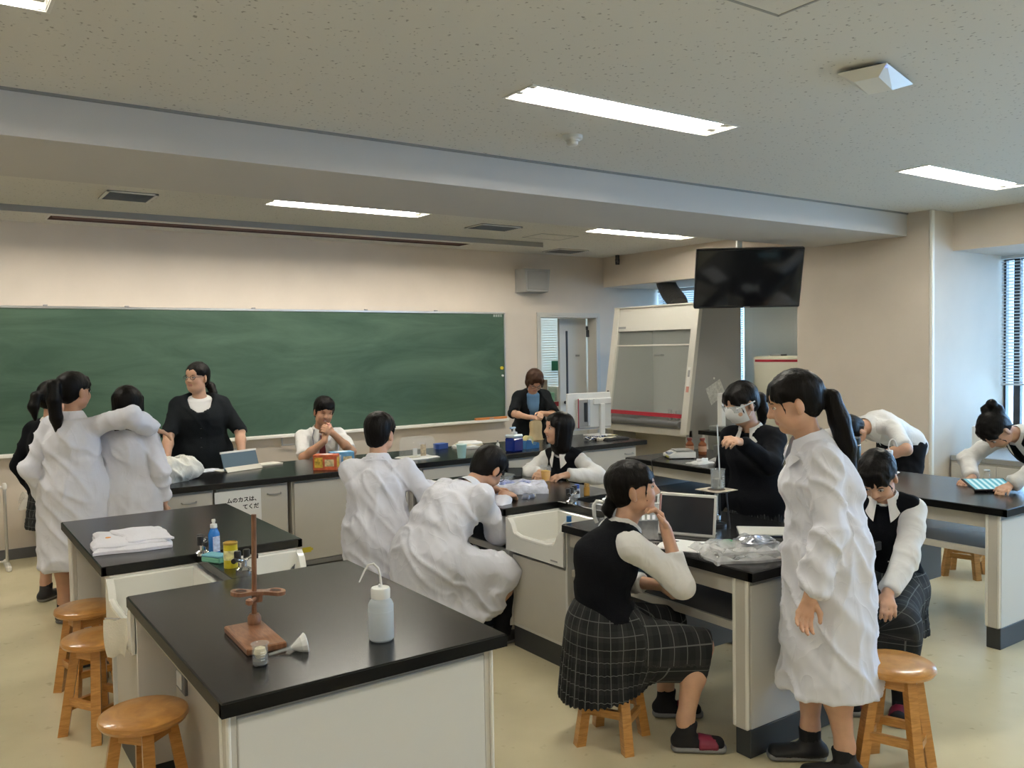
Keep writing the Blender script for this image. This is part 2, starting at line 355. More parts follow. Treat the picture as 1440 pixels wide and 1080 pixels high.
pl_ = copy_tree(lamp0); pl_.location = (7.6, 9.6, HC-.085); lamps = [o for o in COL.objects if o.name.startswith('ceiling_lamp')]  # extra lamp out of view, added to brighten the prep room
for o in lamps[:9]:
    ix = min(range(3), key=lambda k: abs(o.location.x-(-.27, 2.915, 6.11)[k])); iy = min(range(3), key=lambda k: abs(o.location.y-(3.14, 6.42, -.2)[k]))
    o['label'] = LAMP_LAB[ix, iy]

pl_['label'] = 'unseen lamp added to light the prep room behind the doorway'
# board-lighting trough with its tubes
tr = thing('board_light', 'long recessed light trough with tubes washing the blackboard wall', 'ceiling lamp', (0, 7.5, HC))
MB().box(slot[0], slot[1], -.06, .06, .075, .08).box(slot[0], slot[1], -.06, -.055, 0, .08).box(slot[0], slot[0]+.005, -.06, .06, 0, .08).box(slot[1]-.005, slot[1], -.06, .06, 0, .08).build('housing', M_METW, tr)
MB().box(slot[0], slot[1], -.062, -.056, -.05, .0).build('shade_lip', M_GREYP, tr)
M_LAMPB = mat('board_tube', (1, 1, 1), .5, emit=(1.0, .93, .82), estr=LAMP_E*.92)
for x in (.25, 1.62, 2.99, 4.36):
    MB().cyl((x, 0, .03), (x+1.2, 0, .03), .016, n=12).build('tube', M_LAMPB, tr)
    MB().box(x+1.22, x+1.30, -.03, .03, 0, .07, b=.005).build('socket', M_WHITEP, tr)
# projection screen box
ps = thing('projection_screen', 'long red-brown slot of a roll-up screen above the blackboard', 'screen', (0, 0, HC))
MB().box(scr[0], scr[1], scr[2], scr[3], .07, .075).box(scr[0], scr[1], scr[2], scr[2]+.006, 0, .07).box(scr[0], scr[1], scr[3]-.006, scr[3], 0, .07).box(scr[0], scr[0]+.006, scr[2], scr[3], 0, .07).box(scr[1]-.006, scr[1], scr[2], scr[3], 0, .07).build('casing', mat('screen_casing', (.10, .055, .045), .6), ps)
MB().cyl((scr[0]+.03, 7.99, .03), (scr[1]-.03, 7.99, .03), .032, n=14).build('roller', mat('screen_roller', (.12, .06, .05), .6), ps)
e = .015
MB().box(scr[0]-e, scr[1]+e, scr[2]-e, scr[2], -.004, .002).box(scr[0]-e, scr[1]+e, scr[3], scr[3]+e, -.004, .002).box(scr[0]-e, scr[0], scr[2], scr[3], -.004, .002).box(scr[1], scr[1]+e, scr[2], scr[3], -.004, .002).build('rim', M_METW, ps)
# vents, hatches
def vent(label, x0, x1, y0, y1, dark):
    t = thing('air_vent', label, 'vent', ((x0+x1)/2, (y0+y1)/2, HC), 0, 'ceiling vents'); a, b = (x1-x0)/2, (y1-y0)/2
    MB().box(-a, a, -b, b, -.004, .0, b=.002).build('backing', dark, t)
    MB().box(-a, a, -b, -b+.02, -.012, -.004).box(-a, a, b-.02, b, -.012, -.004).box(-a, -a+.02, -b, b, -.012, -.004).box(a-.02, a, -b, b, -.012, -.004).build('frame', M_METW, t)
    n = 9; s = None
    for k in range(n):
        y = -b+.03+(2*b-.06)*k/(n-1)
        if s is None: s = o = MB().box(-a+.02, a-.02, -.009, .009, -.001, .001).build('slat', M_GREYP, t)
        else: o = s.copy(); COL.objects.link(o); o.parent = t
        o.location = (0, y, -.009); o.rotation_euler = (math.radians(35), 0, 0)
M_VD = mat('vent_dark', (.06, .06, .055), .8)
vent('dark slatted ceiling vent above the left of the blackboard', 1.12, 1.46, 6.48, 6.84, M_VD)
vent('ceiling vent between the two lamps beyond the beam', 4.26, 4.72, 6.56, 6.86, M_VD)
vent('pale ceiling vent close to the wall speaker', 6.1, 6.54, 7.76, 8.1, mat('vent_pale', (.3, .29, .26), .8))
def hatch(label, x0, x1, y0, y1):
    t = thing('ceiling_hatch', label, 'hatch', (0, 0, HC), 0, 'ceiling hatches'); w = .012
    MB().box(x0, x1, y0, y0+w, -.003, .002).box(x0, x1, y1-w, y1, -.003, .002).box(x0, x0+w, y0, y1, -.003, .002).box(x1-w, x1, y0, y1, -.003, .002).build('rim', M_GREYP, t)
    MB().box(x0+w, x1-w, y0+w, y1-w, -.0015, .0, b=.0005).build('panel', M_CEIL, t)
hatch('square ceiling hatch cut off by the top edge', 2.06, 2.52, 1.48, 1.95)
hatch('square ceiling hatch beyond the beam near the small vent', 5.16, 5.64, 6.85, 7.19)
# wireless access point, smoke detector, camera
ap = thing('access_point', 'white faceted wireless access point on the ceiling', 'access point', (3.42, 2.14, HC), math.radians(15))
MB().box(-.14, .14, -.07, .07, -.02, 0, b=.004).build('bracket', M_BLACKP, ap)
MB().add([(-.19, -.10, -.018), (.19, -.10, -.018), (.19, .10, -.018), (-.19, .10, -.018), (-.13, -.05, -.05), (.06, -.05, -.062), (.06, .05, -.062), (-.13, .05, -.05)],
         [(0, 1, 2, 3), (4, 7, 6, 5), (0, 4, 5, 1), (1, 5, 6, 2), (2, 6, 7, 3), (3, 7, 4, 0)]).build('shell', M_WHITEP, ap, smooth=0)
MB().cyl((-.165, -.09, -.024), (-.165, -.095, -.026), .004, n=8).build('status_light', mat('led_blue', (.1, .1, 1), .5, emit=(.1, .15, 1), estr=4), ap)
sd = thing('smoke_detector', 'small round smoke detector beside the large lamp', 'smoke detector', (2.96, 3.64, HC))
MB().lathe([(.055, 0), (.055, -.018), (.045, -.024)], n=28).build('base', M_WHITEP, sd)
MB().lathe([(.038, -.022), (.038, -.030), (.030, -.032), (.030, -.048), (.02, -.055)], n=24).build('sensor', M_METW, sd)
cm = thing('ceiling_camera', 'tiny black camera high on the far right corner', 'camera', (7.2, 8.0, HC))
MB().box(-.02, .02, -.02, .02, -.05, 0, b=.004).build('mount', M_BLACKP, cm)
MB().cyl((0, 0, -.05), (0, 0, -.12), .03, .026, n=18).cyl((-.025, -.02, -.09), (-.06, -.05, -.10), .016, n=12).build('camera_body', M_BLACKP, cm)

# blackboard
BX0, BX1, BB, BT = -1.2, 5.683, .905, 2.134
bb = thing('blackboard', 'long green blackboard across the front wall', 'blackboard', (0, YW, 0))
MB().box(BX0, BX1, -.03, -.002, BB, BT).build('board_surface', M_BOARD, bb)
fr = MB(); fr.box(BX0-.02, BX1+.02, -.04, 0, BT, BT+.022, b=.003).box(BX0-.02, BX0, -.04, 0, BB, BT).box(BX1, BX1+.02, -.04, 0, BB, BT); fr.build('frame', M_ALU, bb)
MB().box(BX0-.02, BX1+.02, -.095, 0, BB-.032, BB, b=.006).build('chalk_tray', M_TRIMW, bb)
for x in (2.35, 2.95, 3.55, 0.2): MB().box(x, x+.015, -.07, -.055, BB-.10, BB-.03).box(x, x+.15, -.07, -.055, BB-.115, BB-.10).build('bracket', M_GREYP, bb)
for k in range(4): MB().box(5.54+.032*k, 5.563+.032*k, -.034, -.029, 2.10, 2.128).build('corner_tag', mat('tag_pale', (.32, .36, .33), .6), bb)
for k, x in enumerate((.9, 1.55, 2.7, 3.9, 4.75)): MB().box(x, x+.035, -.05, -.02, BT+.022, BT+.034, b=.003).build('hanger_clip', M_GREYP, bb)
tag(MB().cyl((5.645, YW-.03, 1.50), (5.645, YW-.045, 1.50), .02, n=16).build('board_magnet', mat('yellow_magnet', (.75, .62, .04), .4)), 'round yellow magnet at the right edge of the blackboard', 'magnet')
tag(MB().cyl((5.655, YW-.03, 1.41), (5.655, YW-.045, 1.41), .013, n=14).build('board_magnet', M_WHITEP), 'small white magnet below the yellow one', 'magnet')
ru = thing('board_ruler', 'orange wooden ruler lying on the chalk tray', 'ruler', (5.46, YW-.065, .905))
MB().box(-.22, .22, -.015, .015, 0, .028, b=.004).build('ruler_bar', mat_wood('ruler_wood', (.55, .19, .05), (.62, .25, .08), .5, (4, 20, 20)), ru)
MB().box(-.03, .03, -.02, -.014, .006, .02, b=.003).build('ruler_grip', M_GREYP, ru)

# wall speaker
sp = thing('wall_speaker', 'grey box speaker on the wall right of the blackboard', 'speaker', (6.075, YW, 2.39))
MB().add([(-.195, 0, 0), (.195, 0, 0), (.195, 0, .275), (-.195, 0, .275), (-.16, -.19, .01), (.16, -.19, .01), (.19, -.19, .275), (-.19, -.19, .275)],
         [(0, 1, 2, 3), (4, 7, 6, 5), (0, 4, 5, 1), (1, 5, 6, 2), (2, 6, 7, 3), (3, 7, 4, 0)]).build('cabinet', M_GREYP, sp, smooth=0)
MB().box(-.15, .15, -.2, -.19, .03, .25, b=.004).build('grille', mat('grille_grey', (.24, .24, .235), .8, bump=.5, bscale=300), sp)
# television on a pole
tv = thing('television', 'black television hanging from the ceiling on a pole', 'television', (6.3, 5.218, 2.337), math.radians(232-270))
TM = Matrix.Rotation(math.radians(20), 4, 'X')
tv_b = MB().box(-.485, .485, -.02, .03, -.281, .281, b=.008, xf=TM).build('casing', M_BLACKP, tv)
MB().box(-.473, .473, -.0225, -.019, -.262, .268, xf=TM).build('screen', M_SCREEN, tv)
MB().box(-.03, .03, -.0235, -.02, -.276, -.268, xf=TM).build('maker_mark', M_GREYP, tv_b)
MB().cyl((-.06, .10, .05), (-.06, .10, HC-2.337), .028, n=20).build('pole', M_ALU, tv)
MB().box(-.2, .2, .03, .10, -.12, .12, b=.01, xf=TM).build('bracket', M_BLACKP, tv)
MB().lathe([(.09, 0), (.09, -.012), (.03, -.02)], c=(-.06, .10, HC-2.337), n=24).build('ceiling_flange', M_ALU, tv)
# ================================================================== FURNITURE
H = 0.80; T = .043
M_SHELF = mat('shelf_dark', (.13, .13, .13), .25)
W, DEP = .907, 1.24
Y1, Y2, Y3, Y4 = 2.249, 3.487, 4.038, 5.296
def bench(label, x0, yo, sg, group):
    """one black-topped table; local y runs from its free end towards the sink unit"""
    t = thing('lab_bench', label, 'lab bench', (x0, yo, 0), 0, group)
    def bx(name, m, x0, x1, y0, y1, z0, z1, b=.003, p=t): return MB().box(x0, x1, sg*y0, sg*y1, z0, z1, b=b).build(name, m, p)
    D = DEP if sg > 0 else Y4-Y3
    top = bx('worktop', M_TOP, 0, W, 0, D, H-T, H, .004)
    e = MB().box(-.0015, W+.0015, sg*-.0015, sg*.02, H-T+.002, H-.004).box(-.0015, .02, sg*0, sg*D, H-T+.002, H-.004).box(W-.02, W+.0015, sg*0, sg*D, H-T+.002, H-.004)
    e.build('edge_band', M_EDGE, top)
    pn = bx('end_panel', M_LAMW, .055, W-.055, .052, .125, .12, H-T-.03)
    bx('panel_rail', M_LAMD, .05, W-.05, .056, .12, H-T-.032, H-T, 0, pn)
    for x in (.03, W-.055): bx('corner_post', M_LAM, x, x+.025, .055, .122, .12, H-T, .003, pn)
    for x in (.024, W-.034):
        for y in (.046, .112): bx('edge_strip', M_TRIMW, x, x+.012, y, y+.016, .125, H-T-.002, .004, pn)
    bx('kick_plate', M_KICK, .045, W-.045, .05, .128, 0, .12)
    for x in (.05, W-.068): bx('apron', M_LAM, x, x+.018, .12, D, .672, H-T)
    if x0 > 1:
        sh = bx('shelf', M_SHELF, .075, W-.075, .127, D-.002, .517, .546)
        for x in (.06, W-.075): bx('shelf_edge', M_LAM, x, x+.015, .127, D-.002, .512, .55, .002, sh)
        bx('back_panel', M_LAMD, .06, W-.06, D-.42, D-.40, .12, .515, 0)
    else:
        dv = bx('divider', M_LAM, .17, .20, .127, D, .10, H-T, 0); bx('divider_base', M_KICK, .175, .195, .127, D, 0, .10, 0, dv)
        if sg < 0: return t
        so = bx('socket_plate', M_LAMD, .158, .17, 1.06, 1.19, .43, .52, .002, dv)
        bx('socket', M_WHITEP, .152, .159, 1.09, 1.16, .445, .505, .003, so)
    return t
def sink_unit(label, x0, group):
    t = thing('sink_unit', label, 'sink unit', (x0, Y2, 0), 0, group); D = Y3-Y2
    MB().box(.05, W-.05, .02, D-.02, .12, .54, b=.003).box(.41, .497, .02, D-.02, .54, .70).build('cabinet', M_LAMW, t)
    for y in (0, D-.018): MB().box(.03, W-.03, y, y+.018, .12, H-T, b=.002).build('side_panel', M_LAMW, t)
    for x in (.044, W-.058): MB().box(x, x+.014, .03, D-.03, .14, .54, b=.003).build('cabinet_door', M_LAM, t)
    MB().box(.055, W-.055, .02, D-.02, 0, .12).build('kick_plate', M_KICK, t)
    MB().box(.40, W-.40, 0, D, H-T, H, b=.003).build('bridge_top', M_TOP, t)
    for side in (0, 1):
        s = MB()
        def X(v): return v if side == 0 else W-v
        # rim walls of the basin, outer face scooped down in the middle
        z0, zt, th = .565, .752, .022
        s.box(X(.375), X(.375+th), .01, D-.01, z0, zt, b=.006)
        for y in (.01, D-.01-th): s.box(X(.02), X(.40), y, y+th, z0, zt, b=.006)
        s.box(X(.02), X(.40), .01, D-.01, z0, z0+th, b=.004)
        prof = [(.01, z0), (D-.01, z0), (D-.01, zt), (D-.03, zt), (D-.065, zt-.03), (D-.085, zt-.075), (D-.13, zt-.10), (.13, zt-.10), (.085, zt-.075), (.065, zt-.03), (.03, zt), (.01, zt)]
        s.prism(prof, X(.012), X(.012+.03), axis='x')
        s.tube([(X(.027), .10, zt-.085), (X(.027), .16, zt-.098), (X(.027), D-.16, zt-.098), (X(.027), D-.10, zt-.085)], .0165, n=10)
        o = s.build('sink_basin', M_ENAM, t)
        MB().box(X(.0105), X(.012), .06, .12, z0+.016, z0+.024).build('maker_mark', M_GREYP, o)
        MB().cyl((X(.2), D/2, z0+th), (X(.2), D/2, z0+th+.004), .028, n=18).build('drain', M_CHROME, o)
    return t
ISL = (('left', .621), ('middle', 2.731), ('right', 4.833))
for nm, x in ISL:
    bench({'left': 'near black-topped bench with the wooden stand, in the foreground', 'middle': 'near bench of the middle island with laptop and papers', 'right': 'near bench of the right island where a girl reads a tablet'}[nm], x, Y1, 1, 'student lab benches')
    bench({'left': 'black bench at the left with a folded white coat', 'middle': 'far bench of the middle island where boys in white coats sit', 'right': 'far bench of the right island with the weighing scale'}[nm], x, Y4, -1, 'student lab benches')
    sink_unit({'left': 'white enamel sink pair between the two left benches', 'middle': 'white enamel sink pair in the middle island', 'right': 'enamel sink pair in the right island, largely hidden'}[nm], x, 'island sink units')

# teacher's bench: cabinets under one continuous worktop
TX0, TX1, TY0, TY1 = 1.31, 5.885, 6.13, 7.02
tp = MB().box(TX0, TX1, TY0, TY1, H-T, H, b=.004).build('worktop', M_TOP); tag(tp, "long continuous black worktop of the demonstration bench", 'worktop')
cabs = [(1.35, 1.70), (1.72, 2.245), (2.275, 3.10), (3.12, 3.36), (3.38, 4.20), (4.22, 4.95), (4.97, 5.79)]
labs = ['cabinet at the left end of the demonstration bench', 'cabinet carrying the paper notice, with a pull handle', 'wide plain cabinet under the tissue boxes', 'narrow cabinet behind the seated boys', 'cabinet under the glass dome', 'cabinet below the blue jug', 'plain cabinet at the right end under the computer']
for (a, b), lb in zip(cabs, labs):
    t = thing('bench_cabinet', lb, 'cabinet', (a, TY0+.05, 0), 0, 'cabinets under the demonstration bench'); w = b-a
    MB().box(0, w, .02, TY1-TY0-.1, .1, H-T-.001, b=.003).build('body', M_LAM, t)
    MB().box(0, w, .05, TY1-TY0-.12, 0, .1).build('kick_plate', M_KICK, t)
    MB().box(-.012, w+.012, .008, .02, .1, .135).build('base_rail', M_LAMD, t)
    d = MB().box(.012, w-.012, 0, .02, .14, H-T-.02, b=.004).build('door', M_LAM, t)
    hx = w-.16 if w > .4 else w/2-.05
    MB().tube([(hx, 0, .68), (hx+.005, -.022, .678), (hx+.05, -.028, .676), (hx+.095, -.022, .678), (hx+.10, 0, .68)], .006, n=8).build('handle', M_GREYP, d)
# paper notice with its writing
nt = thing('paper_notice', 'white paper notice with Japanese writing taped to the cabinet door', 'notice', (1.70, TY0+.047, .44))
MB().box(0, .335, -.001, 0, 0, .29).build('sheet', M_PAPER, nt)
def text(parent, body, size, loc, rot, m, align='LEFT', name='lettering', ext=.0006):
    c = bpy.data.curves.new(name, 'FONT'); c.body = body; c.size = size; c.align_x = align; c.extrude = ext; c.resolution_u = 3; c.offset = size*.03
    o = bpy.data.objects.new(name, c); COL.objects.link(o); bpy.context.view_layer.update()
    me = bpy.data.meshes.new_from_object(o.evaluated_get(bpy.context.evaluated_depsgraph_get())); bpy.data.objects.remove(o)
    o = bpy.data.objects.new(name, me); COL.objects.link(o); me.materials.clear(); me.materials.append(m); o.parent = parent; o.location = loc; o.rotation_euler = rot
    return o
M_INK = mat('ink_black', (.01, .01, .01), .7)
text(nt, 'ムのカスは、', .040, (.325, -.0015, .205), (math.pi/2, 0, 0), M_INK, 'RIGHT', ext=.0004)
text(nt, 'てくだ', .040, (.318, -.0015, .150), (math.pi/2, 0, 0), M_INK, 'RIGHT', ext=.0004)

# fume cupboard
fh = thing('fume_cupboard', 'white fume cupboard with slanted glass front and red sash bar', 'fume cupboard', (0, 0, 0))
F0, F1 = 6.2, 7.52
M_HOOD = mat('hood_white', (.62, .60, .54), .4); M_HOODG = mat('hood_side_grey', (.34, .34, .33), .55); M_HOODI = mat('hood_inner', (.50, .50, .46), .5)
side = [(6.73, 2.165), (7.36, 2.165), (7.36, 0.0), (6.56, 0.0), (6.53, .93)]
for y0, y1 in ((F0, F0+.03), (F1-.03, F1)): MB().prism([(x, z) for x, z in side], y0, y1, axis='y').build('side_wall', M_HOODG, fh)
def slant(z): return 6.53+(6.73-6.53)*(z-.93)/(2.165-.93)
def spanel(y0, y1, z0, z1, off=0.0, th=.02):
    a, b = slant(z0)+off, slant(z1)+off
    return MB().add([(a, y0, z0), (a, y1, z0), (b, y1, z1), (b, y0, z1), (a+th, y0, z0), (a+th, y1, z0), (b+th, y1, z1), (b+th, y0, z1)],
                    [(0, 1, 2, 3), (7, 6, 5, 4), (0, 4, 5, 1), (1, 5, 6, 2), (2, 6, 7, 3), (3, 7, 4, 0)])
for y0, y1 in ((F0-.002, F0+.085), (F1-.085, F1+.002)): spanel(y0, y1, .80, 2.165, -.012, .05).build('front_column', M_HOOD, fh)
fa = spanel(F0+.085, F1-.085, 1.90, 2.165, -.006, .03).build('fascia', M_HOOD, fh)
spanel(F1-.22, F1-.10, 1.93, 1.955, -.008, .002).build('maker_mark', M_GREYP, fa)
MB().box(6.71, 7.36, F0, F1, 2.165, 2.18).build('roof', M_HOOD, fh)
MB().box(7.30, 7.33, F0+.03, F1-.03, .85, 2.165).build('back_baffle', M_HOODI, fh)
for z in (1.28, 1.72): MB().box(7.292, 7.301, F0+.06, F0+.78, z, z+.018).build('baffle_slot', M_GREYP, fh)
MB().box(7.27, 7.30, F0+.03, F0+.75, .98, 1.27, b=.004).build('baffle_plate', M_HOODI, fh)
MB().box(6.56, 7.33, F0+.03, F1-.03, .84, .875).build('work_surface', mat('hood_surface', (.30, .31, .30), .4), fh)
sash = spanel(F0+.085, F1-.085, 1.0, 1.90, .012, .006).build('sash_glass', mat('sash_glass', (.75, .80, .76), .03, alpha=.16, spec=.6), fh)
spanel(F0+.085, F1-.085, .965, 1.005, -.004, .03).build('sash_bar', M_RED, sash)
spanel(F0+.085, F1-.085, 1.73, 1.745, .008, .01).build('sash_rail', M_HOOD, sash)
MB().tube([(6.50, F0+.085, .90), (6.50, F1-.085, .90)], .035, n=12).build('airfoil', mat('airfoil_grey', (.11, .115, .12), .4), fh)
MB().box(6.54, 6.60, F0, F1, .77, .845, b=.006).build('front_rail', M_HOOD, fh)
MB().box(7.0, 7.02, F0+.03, F1-.03, .0, .84).build('lower_panel', mat('hood_lower', (.52, .48, .40), .6), fh)
for y in (F0+.02, F1-.06): MB().box(6.56, 6.62, y, y+.04, 0, .77).build('leg', M_HOOD, fh)
sw = spanel(F0+.02, F0+.065, 1.30, 1.50, -.016, .006).build('switch_plate', M_METW, fh)
spanel(F0+.03, F0+.055, 1.40, 1.47, -.019, .004).build('switch', M_GREYP, sw); spanel(F0+.025, F0+.06, 1.24, 1.30, -.016, .004).build('warning_sticker', mat('sticker_red', (.55, .25, .2), .6), sw)
MB().cyl((slant(1.35)-.012, F1-.045, 1.20), (slant(1.35)-.04, F1-.045, 1.20), .022, n=16).build('knob', M_BLACKP, fh)
MB().cyl((7.30, F1-.20, 1.62), (7.22, F1-.20, 1.62), .012, n=10).cyl((7.22, F1-.24, 1.62), (7.22, F1-.14, 1.62), .012, n=10).build('inner_tap', M_GREYP, fh)
MB().tube([(7.28, F0+.55, 1.12), (7.1, F0+.55, 1.12), (7.08, F0+.55, 1.10)], .012, n=8).build('inner_spout', M_METW, fh)
MB().cyl((7.1, F0+.82, .875), (7.1, F0+.82, .99), .026, n=12).cyl((7.12, F0+.72, .875), (7.12, F0+.72, .98), .026, n=12).build('inner_bottle', M_GREYP, fh)
MB().tube([(7.22, 6.98, 2.175), (7.30, 7.08, 2.24), (7.46, 7.36, 2.38), (7.50, 7.46, 2.48), (7.52, 7.50, 2.56)], .115, n=18).build('exhaust_duct', mat('duct_black', (.02, .02, .02), .6, bump=.6, bscale=30), fh)
tag(MB().add([(6.797, F0-.003, 1.267), (7.018, F0-.003, 1.364), (7.106, F0-.003, 1.208), (6.882, F0-.003, 1.09), (6.797, F0-.001, 1.267), (7.018, F0-.001, 1.364), (7.106, F0-.001, 1.208), (6.882, F0-.001, 1.09)],
             [(0, 3, 2, 1), (4, 5, 6, 7), (0, 1, 5, 4), (1, 2, 6, 5), (2, 3, 7, 6), (3, 0, 4, 7)]).build('pinned_sheet', mat('sheet_print', (.62, .62, .58), .8, var=.25, vscale=30), smooth=0), 'tilted printed sheet stuck to the side of the fume cupboard', 'paper')
tag(MB().lathe([(.012, 0), (.012, -.006)], c=(0, 0, 0), n=14).build('wall_magnet', M_WHITEP, loc=(6.93, F0-.004, 1.375), rot=(math.pi/2, 0, 0)), 'round white magnet above the tilted sheet', 'magnet')

# side table with an instrument
st = thing('side_table', 'black-topped side table next to the fume cupboard', 'table', (6.42, 5.43, 0))
MB().box(0, .80, 0, .53, .83, .87, b=.004).build('table_top', M_TOP, st)
for x in (.03, .73):
    for y in (.03, .46): MB().box(x, x+.04, y, y+.04, 0, .83).build('leg', M_METW, st)
MB().box(.03, .77, .05, .48, .2, .23).build('shelf', M_LAM, st)
ins = thing('instrument', 'grey laboratory instrument with white column on the side table', 'instrument', (6.48, 5.62, .87))
MB().box(0, .42, 0, .25, 0, .05, b=.008).build('base', mat('instr_base', (.14, .15, .14), .5), ins)
MB().box(.11, .30, .03, .22, .05, .35, b=.01).build('housing', M_GREYP, ins)
MB().box(.0, .06, .08, .14, .05, .38, b=.005).build('column', M_WHITEP, ins)
MB().box(.30, .36, .06, .2, .05, .2, b=.008).build('side_unit', M_BLACKP, ins)
# tall white incubator
inc = thing('incubator', 'tall cream cabinet with red stripe under the blind', 'incubator', (7.4, 5.43, 0))
MB().box(0, .55, 0, .62, .05, 1.60, b=.008).build('body', mat('incubator_cream', (.66, .64, .50), .4), inc)
dr = MB().box(-.025, 0, .01, .61, .5, 1.59, b=.006).build('door', mat('incubator_door', (.68, .66, .53), .4), inc)
MB().box(-.028, -.024, .03, .59, 1.54, 1.565).build('stripe', M_RED, dr); MB().box(-.05, -.025, .05, .07, .9, 1.2, b=.005).build('handle', M_METW, dr)
for y in (.04, .55): MB().cyl((.05, y, 0), (.05, y, .05), .02, n=10).build('foot', M_BLACKP, inc)
MB().box(.1, .2, .35, .5, 1.60, 1.62, b=.004).build('top_vent', M_GREYP, inc)
# low cabinet by the window
lc = thing('window_cabinet', 'low grey cabinet with steel top beside the bright window', 'cabinet', (7.56, 3.20, 0))
MB().box(0, .85, 0, .80, .06, .66, b=.004).build('body', M_LAM, lc)
MB().box(-.015, .87, -.02, .80, .66, .71, b=.006).build('counter_top', mat('steel_top', (.42, .42, .41), .35, metal=.5), lc)
for y in (.01, .405): MB().box(-.012, 0, y, y+.385, .09, .64, b=.003).build('door', M_LAM, lc)
MB().box(.02, .83, .02, .78, 0, .06).build('kick_plate', M_KICK, lc)
MB().box(-.018, -.015, .5, .7, .675, .695).build('name_strip', M_GREYP, lc)
tb = thing('towel_box', 'white upright paper towel box on the low window cabinet', 'box', (7.72, 3.82, .71), .2)
MB().box(-.05, .05, -.06, .06, 0, .26, b=.008).build('carton', M_WHITEP, tb); MB().box(-.035, .035, -.062, -.06, .03, .06).build('slot', M_GREYP, tb)
pb = thing('plastic_bag', 'pale green plastic bag on the window sill behind the leaning girl', 'bag', (8.18, 3.05, .71))
def blob(fn, nu=24, nv=14):
    vs = []; fs = []
    for j in range(nv+1):
        for i in range(nu):
            vs.append(fn(i/nu*2*math.pi, j/nv))
    for j in range(nv):
        for i in range(nu): k = (i+1) % nu; fs.append((j*nu+i, j*nu+k, (j+1)*nu+k, (j+1)*nu+i))
    fs += [tuple(range(nu))[::-1], tuple(range(nv*nu, (nv+1)*nu))]
    return MB().add(vs, fs)
def bagfn(a, v, rx=.16, ry=.2, h=.42, s=0):
    r = (math.sin(min(1, v*1.25+.18)*math.pi*.86))**.6*(1+.08*math.sin(5*a+s)+.05*math.sin(9*a+4*v+s))
    return (rx*r*math.cos(a), ry*r*math.sin(a), h*v+.012*math.sin(4*a+9*v))
blob(bagfn).build('bag_body', mat('bag_green', (.55, .68, .38), .4), pb)

# stools
def make_stool():
    t = thing('wooden_stool', 'x', 'stool', (0, 0, 0), 0, 'round wooden stools')
    MB().lathe([(.0, .405), (.13, .405), (.146, .410), (.153, .422), (.150, .436), (.138, .443), (.06, .4405), (0, .440)], n=40).build('seat', M_WOOD, t)
    for i in range(4):
        a = math.pi/4+i*math.pi/2; c, s = math.cos(a), math.sin(a)
        leg = MB(); w = .02
        def ring(rad, z, w):
            x, y = rad*c, rad*s; return [(x+w*(-c-s), y+w*(-s+c), z), (x+w*(c-s), y+w*(s+c), z), (x+w*(c+s), y+w*(s-c), z), (x+w*(-c+s), y+w*(-s-c), z)]
        leg.add(ring(.155, 0, .021)+ring(.088, .406, .019), [(3, 2, 1, 0), (4, 5, 6, 7)]+[(k, (k+1) % 4, 4+(k+1) % 4, 4+k) for k in range(4)]).build('leg', M_WOOD, t)
    for i in range(4):
        a = math.pi/4+i*math.pi/2; b = a+math.pi/2; z = .155 if i % 2 else .125; rad = .155-(.155-.088)*z/.406
        p, q = Vector((rad*math.cos(a), rad*math.sin(a), z)), Vector((rad*math.cos(b), rad*math.sin(b), z)); d = (q-p).normalized(); n = Vector((-d.y, d.x, 0))*.010; u = Vector((0, 0, .017))
        MB().add([p-n-u, p+n-u, p+n+u, p-n+u, q-n-u, q+n-u, q+n+u, q-n+u], [(3, 2, 1, 0), (4, 5, 6, 7)]+[(k, (k+1) % 4, 4+(k+1) % 4, 4+k) for k in range(4)]).build('stretcher', M_WOOD, t)
        z = .375; rad = .155-(.155-.088)*z/.406
        p, q = Vector((rad*math.cos(a), rad*math.sin(a), z)), Vector((rad*math.cos(b), rad*math.sin(b), z)); u = Vector((0, 0, .022))
        MB().add([p-n-u, p+n-u, p+n+u, p-n+u, q-n-u, q+n-u, q+n+u, q-n+u], [(3, 2, 1, 0), (4, 5, 6, 7)]+[(k, (k+1) % 4, 4+(k+1) % 4, 4+k) for k in range(4)]).build('apron_rail', M_WOOD, t)
    return t
STOOLS = [(.665, 4.80, 12, 'empty wooden stool furthest back at the left bench'), (.63, 4.26, 30, 'empty wooden stool second from the front at the left bench'), (.62, 3.24, 40, 'empty wooden stool nearest the camera in the bottom left corner'),
          (3.17, 1.90, 20, 'empty wooden stool at the lower right, beside the standing girl'), (2.44, 2.78, 28, 'wooden stool under the girl in the dark vest'), (2.36, 4.92, 10, 'wooden stool under the upright boy in a white coat'),
          (2.30, 4.22, 40, 'wooden stool under the stooping boy in a white coat'), (4.02, 4.98, 0, 'wooden stool under the smiling girl with the yellow cup'), (3.84, 2.36, 25, 'wooden stool under the girl with the emblem vest'),
          (6.28, 3.22, 15, 'wooden stool seen under the right bench'), (3.06, 7.62, 0, 'wooden stool behind the demonstration bench'), (.66, 2.46, 35, 'wooden stool tucked under the foreground bench')]
st0 = make_stool()
for i, (x, y, a, lb) in enumerate(STOOLS):
    o = st0 if i == 0 else copy_tree(st0); o.location = (x, y, 0); o.rotation_euler = (0, 0, math.radians(a)); o['label'] = lb

